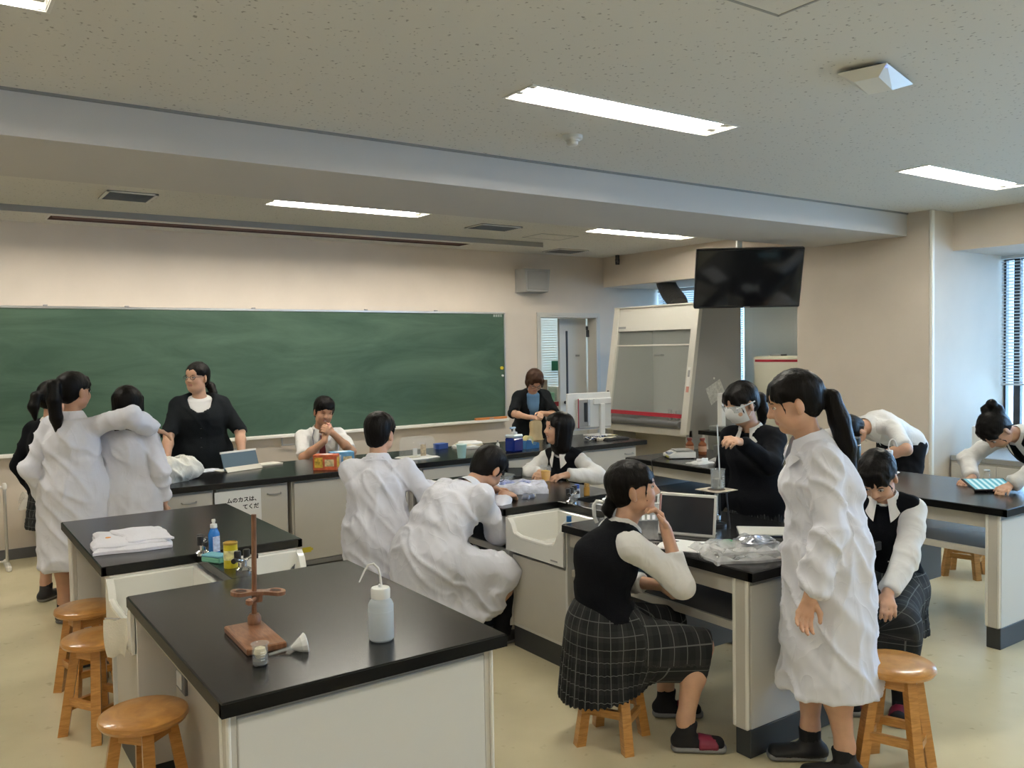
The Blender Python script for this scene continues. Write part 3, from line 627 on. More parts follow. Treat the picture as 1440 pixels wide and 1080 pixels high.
# metal rack and bin at the far left
rk = thing('metal_rack', 'low metal rack frame at the far left under the blackboard', 'rack', (0, 0, 0))
for x in (.54, -.6):
    MB().cyl((x, 8.02, .05), (x, 8.02, .66), .012, n=14).build('post', M_ALU, rk)
    MB().box(x-.02, x+.02, 7.86, 8.18, .0, .05, b=.012).build('foot', M_TRIMW, rk)
    MB().lathe([(.018, .0), (.02, .03), (.012, .05)], c=(x, 8.02, .65), n=14).build('joint', M_TRIMW, rk)
MB().cyl((-.6, 8.02, .67), (.54, 8.02, .67), .010, n=12).cyl((-.6, 8.02, .73), (.5, 8.02, .69), .007, n=8).build('top_bar', M_ALU, rk)
MB().cyl((-.6, 8.02, .06), (.54, 8.02, .06), .008, n=10).build('lower_bar', M_TRIMW, rk)
bn = thing('waste_bin', 'grey waste bin with clear liner near the blackboard', 'waste bin', (.95, 8.07, 0))
MB().add([(-.17, -.14, 0), (.17, -.14, 0), (.17, .14, 0), (-.17, .14, 0), (-.21, -.18, .47), (.21, -.18, .47), (.21, .18, .47), (-.21, .18, .47)], [(3, 2, 1, 0), (0, 1, 5, 4), (1, 2, 6, 5), (2, 3, 7, 6), (3, 0, 4, 7), (4, 5, 6, 7)]).build('bin_body', mat('bin_grey', (.36, .36, .33), .5), bn)
def liner(a, v):
    r = 1+.55*v*(1 if math.cos(a) < 0 else .3)+.07*math.sin(7*a+3*v); c = max(abs(math.cos(a)), abs(math.sin(a)))
    return (.20*r*math.cos(a)/c**.6, .17*r*math.sin(a)/c**.6, .46+.12*math.sin(v*2.9)+.02*math.sin(5*a))
blob(liner, 40, 8).build('liner', mat('liner_clear', (.75, .73, .68), .25, alpha=.45), bn)
# ================================================================== PEOPLE: smooth bodies and clothes grown from joints
U3 = np.array([0., 0., 1.])
def nz(v): v = np.asarray(v, float); return v/max(1e-9, np.linalg.norm(v))
_T = RNG.random(256); _P = RNG.permutation(256)
def vnoise(P):
    i = np.floor(P).astype(int); f = P-i; u = f*f*(3-2*f); r = 0
    for dx in (0, 1):
        for dy in (0, 1):
            for dz in (0, 1):
                h = _T[_P[(_P[(_P[(i[:, 0]+dx) & 255]+i[:, 1]+dy) & 255]+i[:, 2]+dz) & 255]]
                r = r+h*np.where(dx, u[:, 0], 1-u[:, 0])*np.where(dy, u[:, 1], 1-u[:, 1])*np.where(dz, u[:, 2], 1-u[:, 2])
    return r
def cone(a, b, ra, rb=None):
    a = np.asarray(a, float); b = np.asarray(b, float); rb = ra if rb is None else rb; m = max(ra, rb); ba = b-a; L2 = max(1e-9, ba@ba)
    def f(X, Y, Z):
        px, py, pz = X-a[0], Y-a[1], Z-a[2]; t = np.clip((px*ba[0]+py*ba[1]+pz*ba[2])/L2, 0, 1)
        return np.sqrt((px-t*ba[0])**2+(py-t*ba[1])**2+(pz-t*ba[2])**2)-(ra+(rb-ra)*t)
    return np.minimum(a, b)-m, np.maximum(a, b)+m, f
def econe(a, b, A, B, lat):
    a = np.asarray(a, float); b = np.asarray(b, float); u = b-a; L = max(1e-6, np.linalg.norm(u)); u = u/L
    l = nz(np.asarray(lat)-u*(np.asarray(lat)@u)); n = np.cross(u, l); m = max(*A, *B)
    def f(X, Y, Z):
        px, py, pz = X-a[0], Y-a[1], Z-a[2]
        s = px*u[0]+py*u[1]+pz*u[2]; t = np.clip(s/L, 0, 1); e = s-t*L
        w = A[0]+(B[0]-A[0])*t; d = A[1]+(B[1]-A[1])*t; mn = np.minimum(w, d)
        pl = (px*l[0]+py*l[1]+pz*l[2])/w; pn = (px*n[0]+py*n[1]+pz*n[2])/d
        return (np.sqrt(pl*pl+pn*pn+(e/mn)**2)-1)*mn
    return np.minimum(a, b)-m, np.maximum(a, b)+m, f
def ell(c, ax, r):
    c = np.asarray(c, float); m = max(r)
    def f(X, Y, Z):
        px, py, pz = X-c[0], Y-c[1], Z-c[2]; k0 = 0; k1 = 0
        for i in range(3):
            q = (px*ax[i][0]+py*ax[i][1]+pz*ax[i][2])/r[i]; k0 = k0+q*q; k1 = k1+(q/r[i])**2
        k0 = np.sqrt(k0); return k0*(k0-1)/np.sqrt(k1+1e-9)
    return c-m, c+m, f
def chain(P, R): return [cone(P[i], P[i+1], R[i], R[i+1]) for i in range(len(P)-1)]
def rbox(c, ax, half, rad=0.0):
    """box given by centre, axes and half sizes"""
    c = np.asarray(c, float); m = float(np.linalg.norm(half))
    def f(X, Y, Z):
        px, py, pz = X-c[0], Y-c[1], Z-c[2]; q = [np.abs(px*a[0]+py*a[1]+pz*a[2])-(h-rad) for a, h in zip(ax, half)]
        o = np.sqrt(sum(np.maximum(k, 0)**2 for k in q)); return o+np.minimum(np.maximum(np.maximum(q[0], q[1]), q[2]), 0)-rad
    return c-m, c+m, f
class Vox:
    def __init__(s, prims, h, fine=(), pad=.05):
        lo = np.min([p[0] for p in prims], 0)-pad; hi = np.max([p[1] for p in prims], 0)+pad; s.ax = []
        for a in range(3):
            pts = [lo[a]]
            while pts[-1] < hi[a]:
                st = h
                for fl, fu, fh in fine:
                    if fl[a]-h <= pts[-1] <= fu[a]: st = min(st, fh)
                pts.append(pts[-1]+st)
            s.ax.append(np.array(pts, np.float32))
        s.D = np.full([len(a) for a in s.ax], .3, np.float32)
    def loc(s, lo, hi):
        ix = [slice(max(0, int(np.searchsorted(s.ax[a], lo[a]))-1), int(np.searchsorted(s.ax[a], hi[a]))+1) for a in range(3)]
        return tuple(ix), s.ax[0][ix[0]][:, None, None], s.ax[1][ix[1]][None, :, None], s.ax[2][ix[2]][None, None, :]
    def put(s, p, k=.02, sub=False):
        pad = k+.035
        ix, X, Y, Z = s.loc(p[0]-pad, p[1]+pad); A = s.D[ix]
        if A.size == 0: return s
        d = p[2](X, Y, Z)
        if sub: A = -A
        h = np.maximum(k-np.abs(A-d), 0)/k; r = np.minimum(A, d)-h*h*k*.25
        s.D[ix] = -r if sub else r
        return s
    def many(s, ps, k=.02):
        for p in ps: s.put(p, k)
        return s
    def cut(s, p, n):
        n = nz(n); X, Y, Z = s.ax[0][:, None, None], s.ax[1][None, :, None], s.ax[2][None, None, :]
        s.D = np.maximum(s.D, ((X-p[0])*n[0]+(Y-p[1])*n[1]+(Z-p[2])*n[2]).astype(np.float32)); return s
    def mesh(s):
        D = s.D; I = D < 0; nx, ny, nzz = D.shape
        c = np.zeros((nx-1, ny-1, nzz-1), np.uint8)
        for i in (0, 1):
            for j in (0, 1):
                for k in (0, 1): c += I[i:nx-1+i, j:ny-1+j, k:nzz-1+k]
        act = (c > 0) & (c < 8); ci = np.argwhere(act); vid = np.full(act.shape, -1, np.int32); vid[act] = np.arange(len(ci))
        acc = np.zeros((len(ci), 3)); cnt = np.zeros(len(ci))
        cor = [(i, j, k) for i in (0, 1) for j in (0, 1) for k in (0, 1)]
        val = {q: D[ci[:, 0]+q[0], ci[:, 1]+q[1], ci[:, 2]+q[2]] for q in cor}
        for q in cor:
            for a in range(3):
                if q[a] == 0:
                    w = list(q); w[a] = 1; w = tuple(w); va, vb = val[q], val[w]; m = (va < 0) != (vb < 0)
                    t = va[m]/(va[m]-vb[m]); pt = np.tile(np.array(q, float), (m.sum(), 1)); pt[:, a] += t; acc[m] += pt; cnt[m] += 1
        P = ci+acc/cnt[:, None]
        V = np.stack([np.interp(P[:, a], np.arange(len(s.ax[a])), s.ax[a]) for a in range(3)], 1)
        F = []
        for a in range(3):
            b, cc = (a+1) % 3, (a+2) % 3; sl0 = [slice(1, -1)]*3; sl0[a] = slice(0, -1); sl1 = [slice(1, -1)]*3; sl1[a] = slice(1, None)
            A0, A1 = I[tuple(sl0)], I[tuple(sl1)]; e = np.argwhere(A0 != A1); fl = A0[tuple(e.T)]
            base = e.copy(); base[:, b] += 1; base[:, cc] += 1
            def cell(db, dc): q = base.copy(); q[:, b] += db; q[:, cc] += dc; return vid[q[:, 0], q[:, 1], q[:, 2]]
            q = np.stack([cell(-1, -1), cell(0, -1), cell(0, 0), cell(-1, 0)], 1); q[~fl] = q[~fl][:, ::-1]; F.append(q)
        return V, np.concatenate(F)
def vnormals(V, F):
    n = np.cross(V[F[:, 2]]-V[F[:, 0]], V[F[:, 3]]-V[F[:, 1]]); N = np.zeros_like(V)
    for k in range(4): np.add.at(N, F[:, k], n)
    return N/np.maximum(1e-9, np.linalg.norm(N, axis=1))[:, None]
def relax(V, F, it=1, lam=.5):
    for _ in range(it):
        S = np.zeros_like(V); c = np.zeros(len(V))
        for k in range(4):
            a, b = F[:, k], F[:, (k+1) % 4]; np.add.at(S, a, V[b]); np.add.at(S, b, V[a]); np.add.at(c, a, 1); np.add.at(c, b, 1)
        V = V+lam*(S/np.maximum(1, c)[:, None]-V)
    return V
def folds(V, N, amp, sc, seed=0, warp=.35):
    W = V+warp*.12*np.stack([vnoise(V*5+seed+11*k) for k in range(3)], 1)
    n1 = vnoise(W*np.array(sc)+seed); n2 = vnoise(W*np.array(sc)*2.1+seed+40)
    C = np.stack([W[:, 0]+.7*W[:, 2], W[:, 1]-.6*W[:, 2], .5*W[:, 2]], 1); n3 = vnoise(C*np.array([sc[0]*1.3, sc[1]*1.3, sc[2]])+seed+70)
    r = .8*(1-np.abs(2*n1-1))**2.5+.22*(1-np.abs(2*n2-1))**2.5+.9*(1-np.abs(2*n3-1))**3
    return V+N*(amp*(r-.5))[:, None]
def to_obj(name, V, F, mats, parent, origin, attr=None, fmat=None):
    V = V-np.asarray(origin)[None]; me = bpy.data.meshes.new(name); me.vertices.add(len(V)); me.vertices.foreach_set('co', V.astype(np.float32).ravel())
    me.loops.add(4*len(F)); me.loops.foreach_set('vertex_index', F.astype(np.int32).ravel()); me.polygons.add(len(F))
    me.polygons.foreach_set('loop_start', np.arange(0, 4*len(F), 4, dtype=np.int32)); me.update(calc_edges=True); me.validate()
    for m in (mats if isinstance(mats, (list, tuple)) else [mats]): me.materials.append(m)
    if fmat is not None and len(me.polygons) == len(F): me.polygons.foreach_set('material_index', fmat.astype(np.int32))
    if attr is not None: me.attributes.new('plaid', 'FLOAT_VECTOR', 'POINT').data.foreach_set('vector', attr.astype(np.float32).ravel())
    me.shade_smooth(); o = bpy.data.objects.new(name, me); COL.objects.link(o); o.parent = parent; return o
def ik(a, t, l1, l2, pole):
    a, t = np.asarray(a, float), np.asarray(t, float); d = t-a; L = np.linalg.norm(d); L2 = min(L, (l1+l2)*.995); u = d/max(L, 1e-6); t = a+u*L2
    x = (l1*l1-l2*l2+L2*L2)/(2*L2); h = math.sqrt(max(0, l1*l1-x*x)); p = np.asarray(pole, float); p = nz(p-u*(p@u)); return a+u*x+p*h, t

# --- materials of people
M_SKIN = mat('skin', (.56, .33, .22), .5, var=.05, vscale=30, sss=.12); M_SKIN2 = mat('skin_tan', (.46, .25, .155), .5, var=.05, vscale=30, sss=.1)
M_LIPS = mat('lips', (.42, .18, .14), .45)
def mat_hair(name, c):
    m = mat(name, c, .40, spec=.13); N, L = nodes_of(m); b = N['Principled BSDF']; tc = N.new('ShaderNodeTexCoord'); mp = N.new('ShaderNodeMapping'); mp.inputs['Scale'].default_value = (170, 170, 7); L.new(tc.outputs['Object'], mp.inputs[0])
    n = N.new('ShaderNodeTexNoise'); n.inputs['Scale'].default_value = 1; n.inputs['Detail'].default_value = 4; L.new(mp.outputs[0], n.inputs['Vector']); bp = N.new('ShaderNodeBump'); bp.inputs['Strength'].default_value = .55; bp.inputs['Distance'].default_value = .004; L.new(n.outputs['Fac'], bp.inputs['Height']); L.new(bp.outputs[0], b.inputs['Normal']); return m
M_HAIR = mat_hair('hair_black', (.0045, .0036, .0032)); M_HAIRB = mat_hair('hair_brown', (.045, .022, .013))

def mat_cloth(name, col, sc=4.5, st=.34, dist=.014):
    m = mat(name, col, .8, sheen=.08); N, L = nodes_of(m); b = N['Principled BSDF']; tc = N.new('ShaderNodeTexCoord'); prev = None
    for scl, mp_s in ((sc, (1, 1, .45)), (sc*1.9, (1, 1, .8))):
        mp = N.new('ShaderNodeMapping'); mp.inputs['Scale'].default_value = mp_s; mp.inputs['Rotation'].default_value = (.5, .4, 0); L.new(tc.outputs['Object'], mp.inputs[0])
        n = N.new('ShaderNodeTexNoise'); n.inputs['Scale'].default_value = scl; n.inputs['Detail'].default_value = 1.5; n.inputs['Distortion'].default_value = .9; L.new(mp.outputs[0], n.inputs['Vector'])
        a = N.new('ShaderNodeMath'); a.operation = 'SUBTRACT'; L.new(n.outputs['Fac'], a.inputs[0]); a.inputs[1].default_value = .5
        c = N.new('ShaderNodeMath'); c.operation = 'ABSOLUTE'; L.new(a.outputs[0], c.inputs[0]); d = N.new('ShaderNodeMath'); d.operation = 'POWER'; L.new(c.outputs[0], d.inputs[0]); d.inputs[1].default_value = .6
        bp = N.new('ShaderNodeBump'); bp.inputs['Strength'].default_value = st; bp.inputs['Distance'].default_value = dist; bp.invert = True; L.new(d.outputs[0], bp.inputs['Height'])
        if prev: L.new(prev.outputs[0], bp.inputs['Normal'])
        prev = bp
    L.new(prev.outputs[0], b.inputs['Normal']); return m
M_COAT = mat_cloth('coat_cotton', (.71, .72, .79)); M_SHIRT = mat_cloth('shirt_white', (.73, .72, .70), 7, .32, .010)
M_VEST = mat('vest_black', (.0035, .004, .006), .9, bump=.3, bscale=260, spec=.15); M_CARD = mat('cardigan_black', (.006, .008, .010), .9, bump=.3, bscale=200, spec=.2); M_TROU = mat('trousers_black', (.005, .0055, .008), .85, spec=.2)
M_SOCK = mat('sock_black', (.008, .008, .009), .9); M_SHOE = mat('shoe_black', (.012, .012, .013), .55); M_SOLE = mat('sole_grey', (.20, .20, .20), .6); M_MAROON = mat('slipper_maroon', (.17, .012, .035), .5)
M_TIE = mat('tie_red', (.10, .012, .018), .6); M_EYEW = mat('eye_white', (.70, .67, .64), .25); M_EYE = mat('eye_dark', (.012, .008, .006), .15); M_TOPW = mat('top_white', (.76, .75, .74), .8); M_TOPB = mat('top_blue', (.13, .27, .46), .75)
def mat_plaid():
    m = mat('plaid', (.012, .013, .016), .85); N, L = nodes_of(m); b = N['Principled BSDF']; at = N.new('ShaderNodeAttribute'); at.attribute_name = 'plaid'; sp = N.new('ShaderNodeSeparateXYZ'); L.new(at.outputs['Vector'], sp.inputs[0])
    def M2(op, a, b_): n = N.new('ShaderNodeMath'); n.operation = op; (L.new(a, n.inputs[0]) if hasattr(a, 'links') else n.inputs[0].__setattr__('default_value', a)); (L.new(b_, n.inputs[1]) if hasattr(b_, 'links') else n.inputs[1].__setattr__('default_value', b_)); return n.outputs[0]
    def band(o, per, w, off=0.0): return M2('LESS_THAN', M2('FLOORED_MODULO', M2('ADD', o, off), per), w)
    lines = M2('MAXIMUM', band(sp.outputs[0], .055, .0032), band(sp.outputs[1], .055, .0032))
    blk = M2('MULTIPLY', M2('ADD', band(sp.outputs[0], .11, .045, .02), band(sp.outputs[1], .11, .045, .02)), .5)
    m1 = N.new('ShaderNodeMix'); m1.data_type = 'RGBA'; m1.inputs[6].default_value = (.004, .0045, .006, 1); m1.inputs[7].default_value = (.016, .017, .0165, 1); L.new(blk, m1.inputs[0])
    m2 = N.new('ShaderNodeMix'); m2.data_type = 'RGBA'; m2.inputs[7].default_value = (.10, .105, .10, 1); L.new(m1.outputs[2], m2.inputs[6]); L.new(lines, m2.inputs[0]); L.new(m2.outputs[2], b.inputs['Base Color']); return m
M_PLAID = mat_plaid()

def person(label, group, x, y, face, Ht=1.58, wd=1.0, pel=None, l1=0., l2=0., side=0., twist=0., hunch=0., head=(None, 0, 0), rw=None, lw=None, rpole=(.5, -.8, -.2), lpole=(-.5, -.8, -.2),
           rf=None, lf=None, kpole=(0, 1, 0), rk=None, lk=None, rhand=None, lhand=None, curl=(.25, .25), outfit='uniform', hair='pony', hairp=None, skin=None, hairm=None, male=False, shoes='slipper', q=1.0, hem=.36, glasses=False,
           neckf=.0, smile=0, extras=None, foot_dir=None, sleeve=1.0, seat_drop=None, kx=.035, coat_w=1.0, foldamp=1.0, headsz=1.07, collar_on=True):
    s = Ht/1.6; th = math.radians(face); F = np.array([math.cos(th), math.sin(th), 0]); R = np.array([math.sin(th), -math.cos(th), 0]); o = np.array([x, y, 0.])
    def Lc(p): return np.array(p[1:], float) if p[0] == 'w' else o+p[0]*R+p[1]*F+p[2]*U3
    def Lv(p): return p[0]*R+p[1]*F+p[2]*U3
    skin = skin or M_SKIN; hairm = hairm or M_HAIR
    seated = pel is not None and pel[2] < .65
    P = Lc(pel) if pel is not None else o+U3*.86*s
    r1, r2, rs = math.radians(l1), math.radians(l2), math.radians(side)
    S1 = nz(U3*math.cos(r1)+F*math.sin(r1)+R*math.sin(rs)*.5); S2 = nz(U3*math.cos(r2)+F*math.sin(r2)+R*math.sin(rs))
    waist = P+S1*.15*s; chest = waist+nz(S1+S2)*.14*s; neck = chest+S2*.185*s
    tw = math.radians(twist); Rt = R*math.cos(tw)+F*math.sin(-tw); Rc = nz(Rt-S2*(Rt@S2)); Fc = np.cross(S2, Rc); Rp = R
    sw = (.165 if male else .142)*s*(1+.5*(wd-1))
    SR = neck-S2*.078*s+Rc*sw+Fc*hunch; SL = neck-S2*.078*s-Rc*sw+Fc*hunch
    la, lb = .275*s, .240*s
    if rw is None: rw = ('w', *(SR+Rc*.07-U3*.46*s+F*.06))
    if lw is None: lw = ('w', *(SL-Rc*.07-U3*.46*s+F*.06))
    ER, WR = ik(SR, Lc(rw), la, lb, Lv(rpole)); EL, WL = ik(SL, Lc(lw), la, lb, Lv(lpole))
    HRj, HLj = P-U3*.03*s+R*.085*s, P-U3*.03*s-R*.085*s
    if rf is None: rf = (.09, 0.0, .075)
    if lf is None: lf = (-.09, 0.0, .075)
    KR, AR = ik(HRj, Lc(rf), .385*s, .375*s, Lv(rk or kpole)); KL, AL = ik(HLj, Lc(lf), .385*s, .375*s, Lv(lk or kpole))
    FD = F if foot_dir is None else np.array([math.cos(math.radians(foot_dir)), math.sin(math.radians(foot_dir)), 0])
    hy = math.radians(face if head[0] is None else head[0]); hp = math.radians(head[1]); hr = math.radians(head[2])
    hF = np.array([math.cos(hy)*math.cos(hp), math.sin(hy)*math.cos(hp), -math.sin(hp)]); hR = np.array([math.sin(hy), -math.cos(hy), 0]); hU = np.cross(hR, hF)
    hR, hU = hR*math.cos(hr)-hU*math.sin(hr), hU*math.cos(hr)+hR*math.sin(hr)
    hs = s*headsz if not male else s*headsz*1.02; hs = .5*hs+.5
    base_h = neck+nz(S2*.75+hU*.5)*.062*s+Fc*neckf; hc = base_h+hU*.085*hs+hF*.022*hs
    def hp_(a, b, c): return hc+(hR*a+hF*b+hU*c)*hs
    hax = (hR, hF, hU)
    root = thing('person', label, 'person', (float(o[0]), float(o[1]), 0), 0, group)
    def ob(name, vx, m, parent=None, amp=0, sc=(9, 9, 5), seed=0, rl=0, attr=None, fmat=None, post=None):
        V, Fq = vx.mesh()
        if rl: V = relax(V, Fq, rl)
        if amp: V = folds(V, vnormals(V, Fq), amp, sc, seed)
        if post is not None: V = post(V, Fq)
        a = attr(V) if attr else None
        return to_obj(name, V, Fq, m, parent or root, o, a, fmat(V[Fq].mean(1)) if fmat else None)
    k = wd
    # ---- body
    pr = []
    tor = [(P-S1*.07*s, .150, .098), (P+S1*.02*s, .158, .104), (waist, .118, .085), (chest, .135, .098), (neck-S2*.085*s, .105, .046)]
    for i in range(4):
        a, b = tor[i], tor[i+1]; pr.append(econe(a[0], b[0], (a[1]*k*s, a[2]*k*s), (b[1]*k*s, b[2]*k*s), R if i < 2 else Rc))
    ar = 1.0 if not male else 1.12; ar *= 1+.55*(k-1)
    for S_, E_, W_ in ((SR, ER, WR), (SL, EL, WL)):
        pr += [cone(neck-S2*.045*s, S_-S2*.008, .036*s, .034*s*ar), cone(S_-S2*.008, E_, .036*ar*s, .033*ar*s), cone(E_, E_+(W_-E_)*.35, .031*ar*s, .0325*ar*s), cone(E_+(W_-E_)*.35, W_, .0325*ar*s, .0245*ar*s)]
    lg = 1+.5*(k-1)
    for Hj, K_, A_ in ((HRj, KR, AR), (HLj, KL, AL)):
        sh = nz(A_-K_); bk = nz(np.cross(R, K_-A_)); bk = bk if bk@F < 0 else -bk
        pr += [cone(Hj, K_, .082*lg*s, .052*lg*s), cone(K_, K_+sh*.13*s+bk*.012, .050*lg*s, .053*lg*s), cone(K_+sh*.13*s+bk*.012, A_+U3*.06*s, .053*lg*s, .034*s), cone(A_+U3*.06*s, A_, .034*s, .034*s),
               econe(A_-U3*.035*s-FD*.03*s, A_-U3*.045*s+FD*.14*s, (.034*s, .03*s), (.038*s, .022*s), np.cross(FD, U3))]
    nr = .047 if not male else .054
    pr += [cone(neck-S2*.04, hp_(0, -.018, -.03), nr*s*(1+.4*(k-1)), nr*.93*s), cone(neck-S2*.02, hp_(0, .02, -.07), nr*.8*s, .03*s)]
    hd = [ell(hp_(0, -.012, .030), hax, (.075*hs, .094*hs, .086*hs)), ell(hp_(0, .020, -.030), hax, (.061*hs, .068*hs, .082*hs)), ell(hp_(0, .052, -.088), hax, (.026*hs, .026*hs, .020*hs)), ell(hp_(0, .062, .035), hax, (.05*hs, .03*hs, .04*hs))]
    for q_ in (-1, 1): hd += [ell(hp_(q_*.034, .056, -.032), hax, (.027*hs, .027*hs, .027*hs)), ell(hp_(q_*.042, .022, -.068), hax, (.022*hs, .036*hs, .022*hs))]
    if k > 1.2: hd += [ell(hp_(0, .03, -.085), hax, (.055*hs, .055*hs, .04*hs))]
    nose = [cone(hp_(0, .083, .012), hp_(0, .100, -.026), .0075*hs, .0125*hs), ell(hp_(.012, .090, -.030), hax, (.008*hs,)*3), ell(hp_(-.012, .090, -.030), hax, (.008*hs,)*3)]
    lips = [ell(hp_(0, .082, -.053), hax, (.019*hs, .0075*hs, .0045*hs)), ell(hp_(0, .081, -.0625), hax, (.016*hs, .0078*hs, .0052*hs))]
    ears = []
    for q_ in ((-1, 1) if hair not in ('bob', 'long') else ()): ears += [ell(hp_(q_*.077, -.006, -.012), (nz(hR*q_-hF*.5), nz(hF+hR*q_*.5), hU), (.008*hs, .018*hs, .030*hs)), ell(hp_(q_*.074, 0, -.035), hax, (.008*hs, .009*hs, .010*hs))]
    # hands
    hands = []
    def hand(W_, E_, spec, cl, sd):
        fd = nz(W_-E_); dr = fd if spec is None else nz(Lv(spec[0]) if len(spec[0]) == 3 else np.array(spec[0][1:])); pn = (nz(np.cross(fd, U3)+1e-6)*sd if spec is None else nz(Lv(spec[1]) if len(spec[1]) == 3 else np.array(spec[1][1:])))
        pn = nz(pn-dr*(pn@dr)); T = np.cross(dr, pn)*sd; g = 1.0*s*(1.07 if male else 1.0); out = []
        out.append(econe(W_-dr*.01, W_+dr*.072*g, (.024*g, .0165*g), (.036*g, .0125*g), T))
        out.append(cone(W_-fd*.02, W_+dr*.02, .0235*g, .0225*g))
        ln = (.070, .077, .071, .056)
        for i in range(4):
            b = W_+dr*(.080-.004*abs(i-1.2))*g+T*(.0275-.0185*i)*g; ang = 0; r0 = (.0088, .009, .0086, .0076)[i]*g; spd = T*(.06*(1.5-i))
            cc = cl[i] if isinstance(cl, (list, tuple)) else cl
            for j, (fr, da) in enumerate(((.45, 62), (.31, 78), (.24, 45))):
                ang += math.radians(da)*cc; dd = nz(dr*math.cos(ang)+pn*math.sin(ang)+spd*(1-cc)); e = b+dd*ln[i]*fr*g; out.append(cone(b, e, r0*(1-.08*j), r0*(1-.08*(j+1)))); b = e
        b = W_+dr*.022*g+T*.024*g; d1 = nz(dr*.75+T*.65+pn*.35); e = b+d1*.042*g; out.append(cone(b, e, .0125*g, .010*g)); d2 = nz(dr*.95+T*.15+pn*.35); out.append(cone(e, e+d2*.032*g, .010*g, .0078*g))
        return out
    hands += hand(WR, ER, rhand, curl[0], 1); hands += hand(WL, EL, lhand, curl[1], -1)
    fine = [(hc-.15*hs, hc+.15*hs, .0062*q)]+[(W_-.02-.10, W_+.10+.02, .0066*q) for W_ in (WR, WL)]
    vx = Vox(pr+hd+hands, .013*q, fine); vx.many(pr, .03); vx.many(hd, .022)
    for q_ in (-1, 1): vx.put(ell(hp_(q_*.031, .093, .002), hax, (.017*hs, .013*hs, .010*hs)), .012, sub=True)
    vx.many(nose, .010).many(lips, .005).many(ears, .006).many(hands, .007)
    if smile: vx.put(ell(hp_(0, .092, -.062), hax, (.020*hs, .010*hs, .007*hs)), .004, sub=True)
    def lipm(C):
        d = C-hc; a, b, c = (d@hR)/hs, (d@hF)/hs, (d@hU)/hs; return ((np.abs(a) < .024) & (b > .062) & (c < -.0485) & (c > -.069) & (np.abs(a) < .023-.9*np.abs(c+.0585))).astype(np.int32)
    body = ob('body', vx, [skin, M_LIPS], fmat=lipm)
    # eyes and brows
    for q_ in (-1, 1):
        c = hp_(q_*.031, .0795, .001)-o
        e = MB(); n = 12
        def ellm(c, r, m): 
            vs = []; fs = []
            for j in range(9):
                t = math.pi*j/8
                for i in range(n): a = 2*math.pi*i/n; v = hR*(r[0]*math.sin(t)*math.cos(a))+hF*(r[1]*math.sin(t)*math.sin(a))+hU*(r[2]*math.cos(t)); vs.append(c+v)
            for j in range(8):
                for i in range(n): fs.append((j*n+i, j*n+(i+1) % n, (j+1)*n+(i+1) % n, (j+1)*n+i))
            return MB().add(vs, fs)
        if smile > 1:
            MB().tube([hp_(q_*(.031+t*.014), .0835-.004*abs(t)-.003*(t*q_ > 0), .002+.004*(1-t*t))-o for t in (-1, -.5, 0, .5, 1)], .0016*hs, n=6).build('eyelid', M_EYE, body)
        else:
            ey = ellm(c, (.0135*hs, .007*hs, .0062*hs), 0).build('eye', M_EYEW, body); ellm(c+hF*.0022*hs, (.006*hs, .0062*hs, .0058*hs), 0).build('iris', M_EYE, body)
            MB().tube([hp_(q_*(.031+t*.015), .0855-.003*abs(t), .0055-.0035*t*t)-o for t in (-1, -.5, 0, .5, 1)], .0014*hs, n=6).build('eyelid', M_EYE, body)
        MB().tube([hp_(q_*(.031+t*.017), .089-.004*abs(t)-.004*(t > 0), .019+.003*(1-t*t))-o for t in (-1, -.5, 0, .5, 1)], [.0012, .0022, .0024, .002, .001], n=6).build('eyebrow', hairm, body)
    # ---- hair
    hv = [ell(hp_(0, -.014, .034), hax, (.086*hs, .105*hs, .094*hs))]; hv2 = []; face_cut = ell(hp_(0, .118, -.05), hax, (.066*hs, .085*hs, .100*hs)); locks = []; late = []; ck = .015
    hpz = hairp or {}
    if hair in ('pony', 'bun', 'low'):
        locks += [cone(hp_(q_*.066, .035, .055), hp_(q_*.074, .004, .008), .012*hs, .008*hs) for q_ in (-1, 1)]
        locks += [ell(hp_(0, -.045, -.005), hax, (.070*hs, .066*hs, .075*hs))]
        if hpz.get('bangs', 1): locks += [cone(hp_(t*.040, .060, .080), hp_(t*.060, .0955-.024*abs(t), .032+.008*math.sin(7*t)), .012*hs, .0065*hs) for t in (-1, -.66, -.33, 0, .33, .66, 1)]
        if hpz.get('side', 0): late += [cone(hp_(q_*.060, .064, .05), hp_(q_*.070, .050, -.02*hpz['side']), .0065*hs, .0042*hs) for q_ in (-1, 1)]+[cone(hp_(q_*.070, .050, -.02*hpz['side']), hp_(q_*.066, .050, -.10*hpz['side']), .0042*hs, .0015*hs) for q_ in (-1, 1)]
    if hair == 'pony':
        tie = hpz.get('tie', (0, -.118, .035)); hFh = nz([hF[0], hF[1], 0]); hRh = nz([hR[0], hR[1], 0]); t0_ = hp_(*tie)
        pts = [t0_]+[t0_+(hRh*(p_[0]-tie[0])+hFh*(p_[1]-tie[1])+U3*(p_[2]-tie[2]))*hs for p_ in hpz.get('tail', [(0, -.15, .03), (0, -.165, -.04), (0, -.155, -.14), (0, -.14, -.25)])]
        rr = hpz.get('r', [.020, .034, .040, .036, .016]); locks += [cone(hp_(0, -.09, .03), pts[0], .04*hs, .018*hs)]+chain(pts, [r*hs for r in rr])
    if hair == 'bun': locks += [ell(hp_(*hpz.get('bun', (0, -.10, .07))), hax, (.048*hs,)*3), ell(hp_(0, -.125, .10), hax, (.035*hs,)*3), ell(hp_(.03, -.09, .10), hax, (.03*hs,)*3)]
